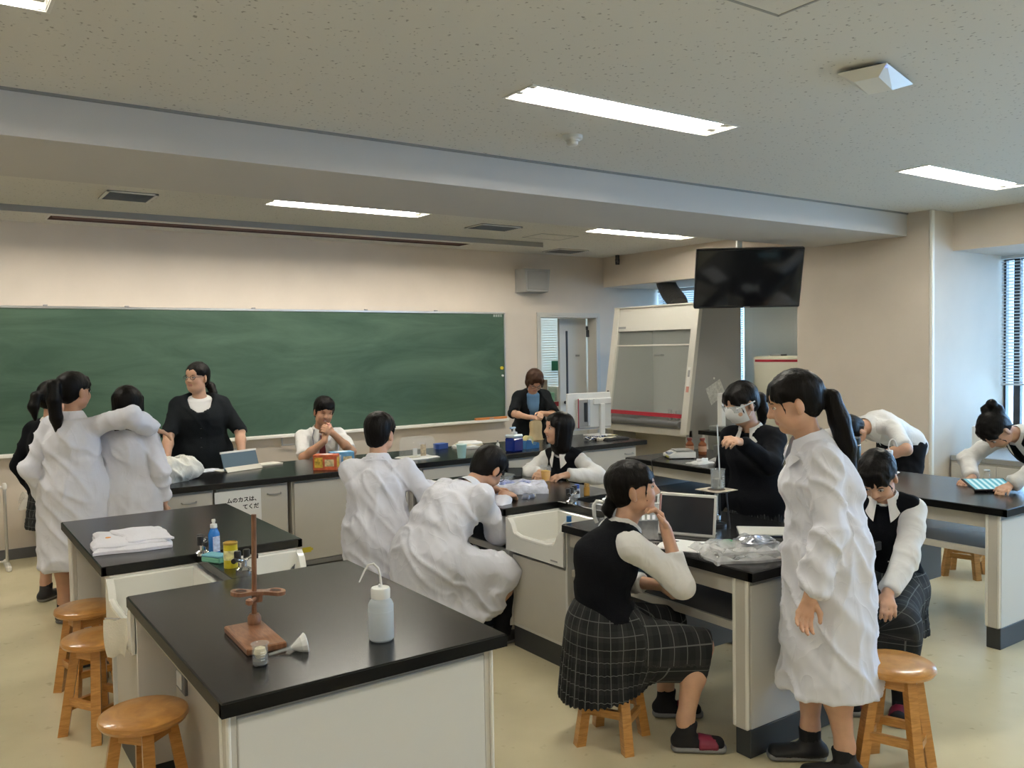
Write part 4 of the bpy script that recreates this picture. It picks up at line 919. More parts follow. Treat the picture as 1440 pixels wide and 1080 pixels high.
    if hair == 'low': pts = [hp_(0, -.10, -.045)]+[hp_(*p_) for p_ in hpz.get('tail', [(0, -.13, -.07), (0, -.12, -.11)])]; locks += chain(pts, [r*hs for r in hpz.get('r', [.03, .036, .014])])
    if hair in ('bob', 'long'):
        Lb = hpz.get('len', .115); locks += [econe(hp_(0, -.02, .03), hp_(0, -.03, -Lb), (.094*hs, .088*hs), (.090*hs, .070*hs), hR)]
        locks += [cone(hp_(t*.042, .060, .080), hp_(t*.062, .0965-.023*abs(t), .022+.006*math.sin(7*t)), .013*hs, .0075*hs) for t in (-1, -.66, -.33, 0, .33, .66, 1)]
        locks += [cone(hp_(q_*.074, .045, .04), hp_(q_*.078, .045, -Lb*.9), .017*hs, .012*hs) for q_ in (-1, 1)]
        face_cut = ell(hp_(0, .118, -.075), hax, (.064*hs, .092*hs, .125*hs))
    if hair == 'short':
        locks += [ell(hp_(0, -.038, .0), hax, (.077*hs, .074*hs, .082*hs))]+[cone(hp_(q_*.074, .022, .03), hp_(q_*.073, .018, -.03), .015*hs, .006*hs) for q_ in (-1, 1)]
        locks += [cone(hp_(t*.045, .055, .092), hp_(t*.060+.008, .0985-.023*abs(t), hpz.get('fr', .034)+.010*math.sin(6*t+1)), .015*hs, .007*hs) for t in (-1, -.6, -.2, .2, .6, 1)]+[ell(hp_(0, -.01, .06), hax, (.088*hs, .10*hs, .078*hs))]
        if hpz.get('nape', 1): locks += [ell(hp_(0, -.058, -.045), hax, (.058*hs, .040*hs, .045*hs))]
    hvx = Vox(hv+locks+late, .0085*q, (), .03); hvx.many(hv, ck); 
    base_l = [l for l in locks]
    hvx.put(face_cut, .012, sub=True); hvx.put(rbox(hp_(0, .078, -.064), hax, (.13*hs, .066*hs, .078*hs)), .012, sub=True)
    for l in base_l: hvx.put(l, .014)
    if hair in ('pony', 'low', 'bun', 'short'):
        for q_ in (-1, 1): hvx.put(ell(hp_(q_*.085, -.002, -.014), hax, (.024*hs, .020*hs, .034*hs)), .008, sub=True)
    for l in late: hvx.put(l, .006)
    if hair in ('bob', 'long'): hvx.put(ell(hp_(0, .095, -.06), hax, (.056*hs, .066*hs, .105*hs)), .012, sub=True)
    seed = float(x*7+y*3)
    def strands(V, Fq):
        N_ = vnormals(V, Fq); d = V-hc; A = np.stack([(d@hR)*70, (d@hF)*70, (d@hU)*6], 1)+seed
        return V+N_*(.0045*hs*(vnoise(A)-.5)+.003*(vnoise(A*2.3)-.5))[:, None]
    ho = ob('hair', hvx, hairm, post=strands)
    if hair == 'pony':
        tpt = hp_(*hpz.get('tie', (0, -.118, .035)))-o; MB().tube([tuple(tpt+hR*.022*math.cos(a)+hU*.022*math.sin(a)) for a in [i*math.pi/6 for i in range(13)]], .005, n=6).build('hair_tie', M_GREYP, ho)
    # ---- clothes
    def torso(gw, gd, top=-.066, bot=-.07, bust=.0):
        st = [(P+S1*bot*s, .150, .100), (P+S1*.02*s, .158, .104), (waist, .122, .088), (chest, .137, .100+bust), (neck+S2*top*s, .118, .058)]
        return [econe(st[i][0], st[i+1][0], ((st[i][1]*k+gw)*s, (st[i][2]*k+gd)*s), ((st[i+1][1]*k+gw)*s, (st[i+1][2]*k+gd)*s), R if i < 2 else Rc) for i in range(4)]
    def sleeves(r0, r1, r2, frac=1.0, which=(0, 1)):
        out = []
        for i, (S_, E_, W_) in enumerate(((SR, ER, WR), (SL, EL, WL))):
            if i not in which: continue
            out += [cone(neck-S2*.045*s+(S_-neck)*.2, S_-S2*.004, .037*s, r0*s*.92), cone(S_, E_, r0*s, r1*s)]
            if frac > 0: out += [cone(E_, E_+(W_-E_)*frac, r1*s, r2*s)]
        return out
    def cuff_cut(vx, frac):
        for S_, E_, W_ in ((SR, ER, WR), (SL, EL, WL)):
            if frac > 0:
                c = E_+(W_-E_)*frac; d = nz(W_-E_); vx.put(rbox(c+d*.09*s, (d, nz(np.cross(d, U3+.01)), np.cross(d, nz(np.cross(d, U3+.01)))), (.09*s, .050, .050)), .004, sub=True)
            else:
                f = 1+frac; c = S_+(E_-S_)*f; d = nz(E_-S_); vx.put(rbox(c+d*.10*s, (d, nz(np.cross(d, U3+.01)), np.cross(d, nz(np.cross(d, U3+.01)))), (.10*s, .09, .09)), .004, sub=True)
        return vx
    neck_cut = cone(neck-S2*.03, neck+S2*.12+Fc*.02, .053*s, .070*s)
    def vneck(vx, depth=.16, w=.055):
        c = neck+Fc*.10*s; a = c+S2*.03; b = neck-S2*depth*s+Fc*.13*s; vx.put(cone(a, b, w*s, .004), .006, sub=True); return vx
    def collar(m, r=.060, rise=.030, fall=.055, parent=None, lapel=0.0):
        pts = MB(); nu = 36
        def fn(u, v):
            a = math.radians(-158+316*u); fr = abs(u-.5)*2; ca, sa = math.sin(a), -math.cos(a); rr = r*s*(1+.12*(k-1)*2)
            dirv = Rc*ca+Fc*sa*-1*-1; dirv = Rc*ca-Fc*math.cos(a)*1.0
            dirv = nz(dirv); open_ = max(0, fr-.55)/.45
            if v < .4: t = v/.4; p = neck-S2*.012+dirv*rr*(1.0+.04*t)+S2*(rise*s*t*(1-.55*open_))+Fc*.012
            else:
                t = (v-.4)/.6; p = neck-S2*.012+dirv*(rr*1.04+.030*s*t*(1+.5*open_))+S2*(rise*s*(1-.55*open_)-(rise*.55+fall*(.55+.9*open_))*s*t)+Fc*(.012+.01*open_*t)
            return tuple(p-o)
        pts.grid(fn, nu, 8); return pts.build('collar', m, parent or root, smooth=60)
    def skirt_attr(V):
        d = V-P; r_, f_, z_ = d@R, d@F, d[:, 2]; ang = np.arctan2(r_, -f_)
        hu, hv_ = ang*.21, z_
        if not seated: return np.stack([hu, hv_, 0*hu], 1)
        az = np.arctan2(r_, z_+.12); tu, tv = az*.13, f_
        m = (f_ > .10) & (z_ > -.14); return np.stack([np.where(m, tu, hu), np.where(m, tv, hv_), 0*hu], 1)
    def skirt_post(V, Fq):
        N_ = vnormals(V, Fq); d = V-P; ang = np.arctan2(d@R, -(d@F)); w = np.clip((-d[:, 2]-.02)/.12, 0, 1)*(1 if not seated else (d@F < .16)); tri = np.abs(((ang*.21/.0275) % 1)*2-1)
        return V+N_*((.014*w*(tri-.5)))[:, None]
    def skirt(hemz, w0=.155, w1=.205):
        st = P-U3*(P[2]-hemz); hipw = w0*k*s
        if not seated:
            ps = [econe(P+S1*.10*s, P-U3*.03, (.125*k*s, .095*k*s), (hipw+.012, .118*k*s), R), econe(P-U3*.03, st, (hipw+.012, .118*k*s), (w1*s, (w1-.035)*s), R)]
        else:
            sd = seat_drop if seat_drop is not None else .22; bc = P-F*.03
            ps = [econe(P+S1*.10*s, P-U3*.02, (.13*k*s, .10*k*s), (hipw+.02, .14*k*s), R), econe(bc-U3*.02, np.array([bc[0], bc[1], sd]), (hipw+.022, .155*s), (w1*s, .185*s), R)]
            for Hj, K_ in ((HRj, KR), (HLj, KL)): ps += [cone(Hj+U3*.01, K_+nz(K_-Hj)*.01+U3*.004, .100*s, .072*s), econe(Hj*.75+K_*.25-U3*.09, K_-U3*.075, (.075*s, .10*s), (.062*s, .085*s), R)]
        if seated and kx > .05:
            for Hj, K_ in ((HRj, KR), (HLj, KL)): d = nz(K_-Hj); ps += [cone(K_, K_+d*.05-U3*.02, .075*s, .07*s), econe(K_+d*.03, K_+d*.045-U3*.13, (.07*s, .055*s), (.085*s, .05*s), R)]
        vx = Vox(ps, .0105*q); vx.many(ps, .07 if seated else .03)
        if not seated: vx.cut((0, 0, hemz), (0, 0, -1))
        else: kz = (KR[2]+KL[2])/2-.135*s; vx.cut(P-F*.15-U3*(P[2]-sd), nz(-U3+F*max(0, (kz-sd)/.56)))
        if seated:
            for Hj, K_ in ((HRj, KR), (HLj, KL)):
                d = nz(K_-Hj); vx.put(rbox(K_+d*(kx+.10), (d, R, np.cross(d, R)), (.10, .14, .2)), .008, sub=True)
        return ob('skirt', vx, M_PLAID, attr=skirt_attr, post=skirt_post)
    def shoe_sock(kind):
        for K_, A_ in ((KR, AR), (KL, AL)):
            if kind != 'none':
                sv = [cone(A_+(K_-A_)*.20, A_, .045*s, .042*s), econe(A_-U3*.035*s-FD*.032*s, A_-U3*.045*s+FD*.14*s, (.038*s, .034*s), (.041*s, .026*s), np.cross(FD, U3))]
                v = Vox(sv, .011*q); v.many(sv, .02); v.cut((0, 0, .012), (0, 0, -1)); v.cut(A_+(K_-A_)*.15, K_-A_); ob('sock', v, M_SOCK)
            lat = np.cross(FD, U3); a, b = A_-FD*.045*s, A_+FD*.155*s; a = np.array([a[0], a[1], .016]); b = np.array([b[0], b[1], .016])
            so = [econe(a, b, (.040*s, .02), (.048*s, .02), lat)]; v = Vox(so, .009); v.many(so); v.cut((0, 0, .004), (0, 0, -1)); v.cut((0, 0, .027), (0, 0, 1)); sole = ob('shoe', v, M_SOLE)
            if kind == 'slipper':
                up = [econe(A_-U3*.045*s+FD*.055*s, A_-U3*.05*s+FD*.125*s, (.047*s, .040*s), (.049*s, .031*s), lat)]; v = Vox(up, .009); v.many(up); v.cut((0, 0, .02), (0, 0, -1)); v.cut(A_+FD*.05*s, -FD); v.cut(A_+FD*.135*s, FD); ob('strap', v, M_MAROON, sole)
            else:
                up = [econe(A_-U3*.04*s-FD*.035*s, A_-U3*.048*s+FD*.14*s, (.042*s, .038*s), (.046*s, .030*s), lat), cone(A_-U3*.03, A_+U3*.02, .044*s, .042*s)]; v = Vox(up, .009); v.many(up, .02); v.cut((0, 0, .02), (0, 0, -1)); ob('upper', v, M_SHOE, sole)
    def coat():
        g = .024*coat_w; ps = torso(g, g+.006, top=-.088, bust=.012 if not male else 0)+sleeves(.057, .054, .047, .93*sleeve)
        if not seated:
            hz = o*1; c0 = P+S1*.0; c1 = np.array([P[0]*.6+o[0]*.4, P[1]*.6+o[1]*.4, hem])
            ps += [econe(waist, c0, (.160*k*s*coat_w, .125*k*s), (.188*k*s*coat_w, .150*k*s), R), econe(c0, c1, (.188*k*s*coat_w, .150*k*s), (.215*s*coat_w, .185*s), R)]
        else:
            sd = hem; bc = P-F*.06
            ps += [econe(waist, P, (.155*k*s, .125*k*s), (.195*k*s, .165*k*s), R), econe(P, np.array([bc[0], bc[1], sd]), (.195*k*s, .165*s), (.215*s, .175*s), R)]
            for Hj, K_, A_ in ((HRj, KR, AR), (HLj, KL, AL)):
                ps += [cone(Hj, K_-U3*.01, .112*s, .072*s), econe(K_-U3*.02, np.array([*(K_*.75+Hj*.25)[:2], sd+.10]), (.066*s, .062*s), (.075*s, .10*s), R), econe((Hj+K_)/2-U3*.04, np.array([*((Hj*.55+K_*.45)[:2]), sd+.04]), (.09*s, .13*s), (.10*s, .15*s), R)]
        vx = Vox(ps, .0125*q); vx.many(ps, .055 if seated else .026); vx.put(neck_cut, .01, sub=True); cuff_cut(vx, .93*sleeve)
        vx.cut((0, 0, hem), (0, 0, -1))
        c = ob('lab_coat', vx, M_COAT, amp=.022*foldamp, sc=(8.5, 8.5, 3.4), seed=seed)
        if collar_on: collar(M_COAT, .062, .040, .055, c)
        # front placket, back seam and pocket follow the coat surface only roughly
        return c
    def shirt(frac=.95, m=None, g=.010, arms=True):
        ps = torso(g, g)+(sleeves(.053, .052, .044, frac if frac > 0 else 0) if arms else [])
        vx = Vox(ps, .0115*q); vx.many(ps, .03); vx.put(neck_cut, .008, sub=True); (cuff_cut(vx, frac) if arms else None); return ob('shirt', vx, m or M_SHIRT, amp=.011*foldamp*(1 if arms else .3), sc=(9, 9, 4.5), seed=seed+3)
    def vest(m=M_VEST, g=.021, bot=-.05, deep=.15, name='vest', bust=.012, sl=None, amp=.005):
        ps = torso(g, g, bot=bot, bust=bust, top=-.066)
        if sl: ps += sl
        else: ps += [cone(neck-S2*.045*s+(S_-neck)*.2, neck+(S_-neck)*.86, .042*s, .056*s) for S_ in (SR, SL)]
        vx = Vox(ps, .011*q); vx.many(ps, .035)
        if not sl:
            for S_, sg_ in ((SR, 1), (SL, -1)): vx.put(ell(S_+Rc*sg_*.066*s-S2*.028*s, (Rc, Fc, S2), (.058*s, .10*s, .105*s)), .012, sub=True)
        vx.put(cone(neck-S2*.045*s, neck+S2*.10+Fc*.02, .064*s, .085*s), .008, sub=True); vneck(vx, deep, .05); return ob(name, vx, m, amp=amp, seed=seed+9)
    def trousers(tk=1.0):
        ps = [econe(P+S1*.10*s, P-U3*.05, (.13*k*s, .10*k*s), (.168*k*s, .115*k*s), R)]
        for Hj, K_, A_ in ((HRj, KR, AR), (HLj, KL, AL)): ps += [cone(Hj, K_, .098*s*tk, .072*s*tk), cone(K_, A_+U3*.0, .070*s*tk, .058*s*tk)]
        vx = Vox(ps, .0125*q); vx.many(ps, .03); vx.cut((0, 0, .045), (0, 0, -1)); return ob('trousers', vx, M_TROU, amp=.008, seed=seed)
    ctx = dict(root=root, o=o, hp=hp_, hs=hs, hR=hR, hF=hF, hU=hU, neck=neck, S2=S2, Fc=Fc, Rc=Rc, P=P, F=F, R=R, chest=chest, waist=waist, WR=WR, WL=WL, ER=ER, EL=EL, ob=ob, s=s, body=body, hair=ho, collar=collar)
    if outfit == 'coat': coat(); (trousers(.82) if male else None); shoe_sock(shoes)
    if outfit == 'uniform':
        sh = shirt(.93*sleeve); v = vest(); collar(M_SHIRT, .058, .030, .058, sh); skirt(hem); shoe_sock(shoes)
        c = chest-S2*.01*s-Rc*.075*s+Fc*(.098*k+.03)*s-o; bd = MB().lathe([(0, .004), (.010, .003), (.014, 0)], n=14).build('emblem', mat('emblem_gold', (.16, .14, .06), .5), v)
        bd.matrix_local = Matrix.Translation(c)@Matrix(((Rc[0], S2[0], Fc[0], 0), (Rc[1], S2[1], Fc[1], 0), (Rc[2], S2[2], Fc[2], 0), (0, 0, 0, 1)))
    if outfit == 'sweater':
        sh = shirt(.5, arms=False, g=.004); vest(M_VEST, .024, -.08, .13, 'sweater', .012, sleeves(.058, .053, .043, .9), .008); collar(M_SHIRT, .058, .030, .058, sh); skirt(hem); shoe_sock(shoes)
    if outfit == 'shirt': sh = shirt(-.12 if sleeve < .5 else .93*sleeve); collar(M_SHIRT, .062, .032, .06, sh); trousers(); shoe_sock(shoes)
    if outfit == 'cardigan':
        ps = torso(.008, .008, top=-.055)+[econe(neck-S2*.07*s, neck-S2*.012*s, (.075*k*s, .068*k*s), (.060*k**.5*s, .060*k**.5*s), Rc)]; vx = Vox(ps, .011); vx.many(ps, .03); vx.cut(neck-S2*.0+Fc*0, S2*1.0+Fc*.45); ob('top', vx, extras.get('top', M_TOPW))
        sl = sleeves(.060, .058, .0, 0); ps = torso(.022, .024, bot=-.10, bust=.022)+sl; vx = Vox(ps, .0115); vx.many(ps, .04); cuff_cut(vx, -.04 if extras.get('cut') is None else extras['cut']); vx.put(neck_cut, .008, sub=True); vneck(vx, extras.get('deep', .17), extras.get('vw', .075)); cg = ob('cardigan', vx, M_CARD, amp=.007, seed=seed); trousers(); shoe_sock(shoes)
        for i in range(4): b_ = chest-S2*(.0+.075*i)*s+Fc*(.100*k+.05)*s-o; MB().lathe([(0, .003), (.007, .002), (.008, 0)], c=(0, 0, 0), n=10).build('button', M_BLACKP, cg).location = b_
    if glasses:
        gm = mat('glasses_frame', (.03, .02, .02), .3); gl = []
        for q_ in (-1, 1): gl.append([hp_(q_*.033+.024*math.cos(a), .094, .0+.016*math.sin(a))-o for a in [i*math.pi/8 for i in range(17)]])
        m_ = MB()
        for g_ in gl: m_.tube(g_, .0022, n=6)
        m_.tube([hp_(-.010, .096, .004)-o, hp_(.010, .096, .004)-o], .0017, n=6)
        for q_ in (-1, 1): m_.tube([hp_(q_*.057, .093, .004)-o, hp_(q_*.080, .06, .006)-o, hp_(q_*.082, -.01, .004)-o], .0016, n=6)
        m_.build('glasses', gm, root)
    return ctx
# ================================================================== ITEMS
Z8 = H
def wrinkle(x, y, s=0.0): return math.sin(13*x+5*y+s)*math.sin(7*y-9*x+1.3*s)+.6*math.sin(31*x-17*y+2*s)*math.sin(23*y+11*x)
M_COTTON = mat('cotton_white', (.72, .72, .78), .85, bump=.25, bscale=90)
# --- left near bench
fs_ = thing('funnel_stand', 'reddish wooden funnel stand on the foreground bench', 'stand', (.853, 2.70, Z8), math.radians(-2))
MB().box(-.062, .062, -.145, .125, 0, .022, b=.004).build('base', M_STAND, fs_)
MB().lathe([(.022, .02), (.022, .045), (.015, .055)], c=(.03, .095, 0), n=20).build('collar', M_STAND, fs_)
MB().cyl((.03, .095, .02), (.038, .095, .385), .0085, n=14).build('rod', M_STAND, fs_)
ar = MB(); pts = []
for k in range(60):
    a = 2*math.pi*k/60; cx = .058 if math.cos(a) > 0 else -.058; best = 0
    for q_ in (-.058, .058):      # support outline of two discs joined by a waist
        for t_ in range(0, 360, 6):
            x, y = q_+.031*math.cos(math.radians(t_)), .031*math.sin(math.radians(t_))
            if abs(math.atan2(math.sin(math.atan2(y, x)-a), math.cos(math.atan2(y, x)-a))) < .06: best = max(best, math.hypot(x, y))
    best = max(best, .017/max(.18, abs(math.sin(a))) if abs(math.cos(a)) < .9 else best); pts.append((best*math.cos(a), best*math.sin(a)))
ar.prism(pts, .118, .130, axis='z')
ao = ar.build('holder_arm', M_STAND, fs_); ao.location = (.032, .095, 0); ao.rotation_euler = (0, math.radians(6), math.radians(-8))
for q in (-.056, .056):
    MB().lathe([(.019, .1285), (.0225, .1315), (.0205, .1325), (.017, .129)], c=(q, 0, 0), n=22).build('ring_rim', M_STAND, ao)
    MB().cyl((q, 0, .1296), (q, 0, .1306), .0175, n=20).build('hole_disc', mat('hole_shade', (.04, .02, .012), .8), ao)  # solid disc in a dark colour, painted as the shade inside the ring
MB().cyl((-.012, -.018, .108), (-.03, -.045, .106), .007, n=10).lathe([(.004, -.012), (.012, -.006), (.012, .006), (.004, .012)], c=(-.034, -.05, .106), n=14).build('clamp_screw', M_STAND, ao)
MB().cyl((0, 0, .095), (0, 0, .119), .016, n=16).build('clamp_sleeve', M_STAND, ao)
def beaker(label, loc, r, h, m=None, fill=None, fh=0, cat='beaker', marks=True, group=None):
    t = thing('beaker', label, cat, loc, 0, group)
    MB().lathe([(.0, .0), (r-.004, 0), (r, .004), (r, h-.004), (r+.004, h), (r+.001, h), (r-.0022, h-.006), (r-.0022, .005), (r-.006, .003), (0, .003)], n=32).build('glass_wall', m or M_GLASS, t)
    if fill: MB().lathe([(0, .0035), (r-.0035, .004), (r-.0035, fh), (0, fh)], n=28).build('contents', fill, t)
    if marks:
        for k in range(4): MB().box(-.006, .006, -r-.0008, -r-.0003, h*.3+k*h*.12, h*.3+k*h*.12+.0012).build('mark', M_TRIMW, t)
    return t
bk = beaker('tiny glass beaker with a cream wad in front of the wooden stand', (.797, 2.468, Z8), .023, .064)
MB().lathe([(0, .02), (.012, .022), (.019, .035), (.015, .05), (0, .056)], n=16).build('cotton_wad', mat('cream_wad', (.72, .66, .45), .8, var=.2, vscale=80), bk)
MB().lathe([(0, .0035), (.0205, .004), (.0205, .014), (0, .015)], n=20).build('sediment', mat('sediment', (.05, .05, .04), .6), bk)
fn = thing('glass_funnel', 'glass funnel lying on its side with white filter paper', 'funnel', (.90, 2.515, Z8), math.radians(-8))
FT = Matrix.Translation((0, 0, .012))@Matrix.Rotation(math.radians(82), 4, 'Y')
def xf(mb, M):
    mb.v = [tuple(M@Vector(p)) for p in mb.v]; return mb
xf(MB().lathe([(.003, -.06), (.0035, 0), (.005, .005), (.026, .038), (.027, .038), (.006, .003), (.0045, -.06)], n=24), FT).build('glass', M_GLASS, fn)
xf(MB().lathe([(.004, .008), (.034, .052), (.0345, .052), (.030, .056), (.0, .03)], n=11), FT).build('filter_paper', M_PAPER, fn, smooth=0)
xf(MB().add([(0, 0, .012), (.033, 0, .058), (.024, .024, .056), (.0, .034, .058), (.006, .03, .052), (.02, .016, .05)], [(0, 1, 2), (0, 2, 3), (0, 3, 4), (0, 5, 1), (5, 2, 1), (4, 3, 2), (4, 2, 5), (0, 4, 5)]), FT).build('paper_fold', M_PAPER, fn, smooth=0)
def wash_bottle(label, loc, rz, k=1.0):
    t = thing('wash_bottle', label, 'bottle', loc, rz, 'polyethylene wash bottles'); r = .0385*k; h = .125*k
    MB().lathe([(0, 0), (r-.005, 0), (r, .006), (r, h-.018), (r-.006, h-.005), (.027*k, h), (.026*k, h+.006), (0, h+.006)], n=32).build('bottle_body', mat('poly_body', (.66, .72, .76), .3, trans=.25, spec=.4), t)
    MB().lathe([(0, h+.004), (.029*k, h+.004), (.0295*k, h+.03), (.027*k, h+.036), (.008, h+.038), (.006, h+.046), (0, h+.046)], n=28).build('screw_cap', M_WHITEP, t)
    MB().lathe([(r*1.001, h*.72), (r*1.003, h*.73), (r*1.001, h*.74)], n=32).build('level_line', mat('level_line', (.78, .84, .88), .3), t)
    z = h+.04
    MB().tube([(.003, 0, z), (0, 0, z+.035), (-.006, 0, z+.058), (-.02, 0, z+.073), (-.036, 0, z+.071), (-.048, 0, z+.055), (-.066, 0, z+.018)], [.0038, .0038, .0038, .0036, .0034, .003, .0022], n=10).build('nozzle', M_WHITEP, t)
wash_bottle('white wash bottle with bent nozzle standing on the foreground bench', (1.182, 2.45, Z8), math.radians(-20), 1.05)
# --- left far bench
co = thing('folded_coat', 'folded white lab coat lying on the left bench', 'lab coat', (.82, 4.45, Z8), math.radians(-8))
def slab(w, d, z0, h, s, amp=.006, dx=0, dy=0, sk=0):
    def fn(u, v):
        x, y = (u-.5)*w+dx+sk*(v-.5), (v-.5)*d+dy; e = min(u, 1-u, v, 1-v)
        return (x+.008*math.sin(9*v+s), y+.008*math.sin(8*u+s), z0+h*min(1, e*14+.25)+amp*wrinkle(x*1.6, y*1.6, s)*min(1, e*8))
    return MB().grid(fn, 40, 30, thick=h*.9)
slab(.34, .40, .012, .016, 0, .004).build('lower_fold', M_COTTON, co)
slab(.32, .36, .028, .016, 2, .004, -.006, .01, .02).build('upper_fold', M_COTTON, co)
slab(.20, .33, .042, .010, 4, .004, .05, .01, -.08).build('sleeve_fold', M_COTTON, co)
MB().lathe([(.012, 0), (.012, .002), (0, .0025)], c=(-.10, -.05, .052), n=14).build('badge', mat('orange_mark', (.8, .3, .03), .6), co)
# --- sink bridge, left island
db = thing('detergent_bottle', 'blue dish detergent bottle with white cap by the left sink', 'bottle', (1.085, 3.97, Z8), .3)
MB().lathe([(0, 0), (.026, 0), (.028, .008), (.026, .06), (.028, .095), (.017, .118), (.013, .125)], n=24, sy=.65).build('bottle_body', mat('detergent_blue', (.02, .17, .55), .15, spec=.6), db)
MB().lathe([(.014, .122), (.016, .125), (.015, .14), (.007, .143), (.007, .15), (.009, .152), (.008, .162), (0, .163)], n=18).build('cap', M_WHITEP, db)
MB().box(-.018, .018, -.0192, -.0182, .015, .085, b=.0004).build('label', mat('label_pale', (.55, .62, .85), .5, var=.3, vscale=60), db)
sg_ = thing('sponge', 'blue and green scouring sponge next to the left sink', 'sponge', (1.05, 3.83, Z8), math.radians(28))
MB().box(-.032, .032, -.055, .055, 0, .024, b=.005).build('green_layer', mat('sponge_green', (.16, .42, .30), .9, bump=.6, bscale=200), sg_)
MB().box(-.032, .032, -.055, .055, .024, .034, b=.004).build('blue_layer', mat('sponge_blue', (.20, .50, .62), .9, bump=.8, bscale=260), sg_)
cn = thing('cleanser_can', 'yellow cleanser can by the left sink', 'can', (1.075, 3.685, Z8))
MB().lathe([(0, 0), (.029, 0), (.029, .105), (.0, .105)], n=28).build('can_body', mat('can_yellow', (.62, .52, .03), .35, var=.2, vscale=25), cn)
MB().lathe([(.03, .10), (.0305, .108), (.026, .110), (.025, .106), (0, .106)], n=28).build('rim', mat('can_rim', (.35, .22, .03), .4), cn)
MB().lathe([(.0293, .035), (.0296, .036), (.0296, .075), (.0293, .076)], n=28).build('label', mat('can_label', (.75, .68, .35), .4, var=.4, vscale=40), cn)
def gas_cock(label, loc, rz):
    t = thing('gas_tap', label, 'gas tap', loc, rz, 'bench gas taps')
    MB().lathe([(0, 0), (.032, 0), (.032, .012), (.016, .022), (.014, .05), (0, .05)], n=24).build('base', M_CHROME, t)
    for q in (-1, 1):
        MB().tube([(0, 0, .045), (q*.03, 0, .055), (q*.045, -.01, .058)], .009, n=12).build('outlet', M_CHROME, t)
        MB().lathe([(0, .05), (.014, .05), (.015, .085), (.012, .09), (0, .09)], c=(q*.022, .008, 0), n=16).build('knob', M_BLACKP, t)
        MB().cyl((q*.045, -.01, .058), (q*.06, -.018, .057), .011, n=12).build('nipple', M_BLACKP, t)
    return t
gas_cock('chrome gas tap with two black knobs on the left island', (1.095, 3.575, Z8), .3)
gas_cock('chrome gas tap behind the detergent bottle', (1.04, 4.0, Z8), 1.3)
gas_cock('chrome gas tap on the middle island beside the bottles', (3.15, 3.93, Z8), .4)
for i, (x, y, lb) in enumerate(((.955, 3.66, 'blue brush in the left sink of the left island'), (1.275, 3.70, 'blue brush in the right sink of the left island'))):
    t = thing('sink_brush', lb, 'brush', (x, y, .587), 0, 'sink brushes')
    MB().lathe([(0, 0), (.03, 0), (.034, .03), (.03, .09), (.012, .14), (0, .145)], n=18).build('head', M_BLUEP, t)
    for k in range(5): MB().cyl((.05, -.02, .02), (.06+.01*k, -.03+.015*k, .17), .0016, n=5).build('bristle', M_BLACKP, t)
tw = thing('wash_cloth', 'cream cloth hanging over the front of the left sink', 'cloth', (.612, 3.60, .668), math.radians(48))
tw_m = MB().grid(lambda u, v: (-.006-.02*v*(1-v)-.006*math.sin(6*u+3*v), .13*(u-.5)*(1-.45*v)+.015*v, .025-.14*v-.03*abs(u-.4)+.006*math.sin(8*u)), 16, 14, thick=.006)
tw_m.build('cloth_fold', mat('cloth_cream', (.70, .66, .55), .9, bump=.3, bscale=120), tw)
MB().tube([(.0, -.06, .018), (.0, .06, .018)], .004, n=8).build('cloth_bar', M_CHROME, tw)

# --- demonstration bench
bg_ = thing('cloth_bag', 'white open sack slumped on the demonstration bench before the teacher', 'bag', (1.50, 6.47, Z8), .4)
ax0 = (np.array([1., 0, 0]), np.array([0, 1., 0]), U3)
_ps = [ell((0, 0, .065), ax0, (.20, .135, .075)), ell((-.09, .02, .10), ax0, (.11, .10, .08)), ell((.08, .01, .085), ax0, (.12, .10, .075)), ell((0, -.04, .11), ax0, (.13, .05, .06)), ell((.0, .07, .12), ax0, (.14, .035, .055))]
_vx = Vox(_ps, .008); _vx.many(_ps, .03); _vx.put(ell((0, .02, .19), ax0, (.12, .045, .055)), .02, sub=True); _vx.cut((0, 0, .001), (0, 0, -1)); _V, _F = _vx.mesh(); _V = folds(_V, vnormals(_V, _F), .022, (11, 11, 9), 5); _V[:, 2] = np.maximum(_V[:, 2], .001)
to_obj('sack', _V, _F, mat_cloth('bag_white', (.74, .73, .66), 9, .4, .01), bg_, (0, 0, 0))
MB().tube([(.12*math.cos(a), .02+.05*math.sin(a), .165+.012*math.sin(3*a)) for a in [i*math.pi/9 for i in range(19)]], .006, n=8).build('rolled_rim', MATS['bag_white'], bg_)
def sheet(label, loc, rz, w, d, m, n=1, cat='paper', name='paper_sheet'):
    t = thing(name, label, cat, loc, rz)
    for k in range(n): slab(w, d, .001+.002*k, .002, k*2.0, .0012, .006*k, -.005*k).build('sheet', m, t)
    return t
M_PRINT = mat('paper_print', (.62, .66, .76), .7, var=.35, vscale=22)
sheet('printed blue-white sheets beside the sack', (1.83, 6.88, Z8), .3, .22, .16, M_PRINT, 2)
tbs = thing('tablet_stand', 'tablet in a folding cover facing the teacher', 'tablet', (2.065, 6.76, Z8), math.radians(17))
TL = Matrix.Rotation(math.radians(-20), 4, 'X')
MB().box(-.16, .16, -.004, .004, .0, .145, b=.003, xf=Matrix.Translation((0, -.03, .01))@TL).build('screen_back', mat('tablet_blue', (.10, .15, .19), .25), tbs)
MB().box(-.165, .165, -.003, .003, .135, .152, b=.002, xf=Matrix.Translation((0, -.032, .01))@TL).build('cover_rim', M_METW, tbs)
MB().box(-.16, .16, -.003, .003, 0, .05, xf=Matrix.Translation((0, -.075, .001))@Matrix.Rotation(math.radians(-50), 4, 'X')).build('cover_flap', mat('cover_cream', (.60, .58, .50), .6), tbs)
MB().box(-.16, .16, .0, .11, 0, .006, b=.002).build('keyboard', M_METW, tbs)
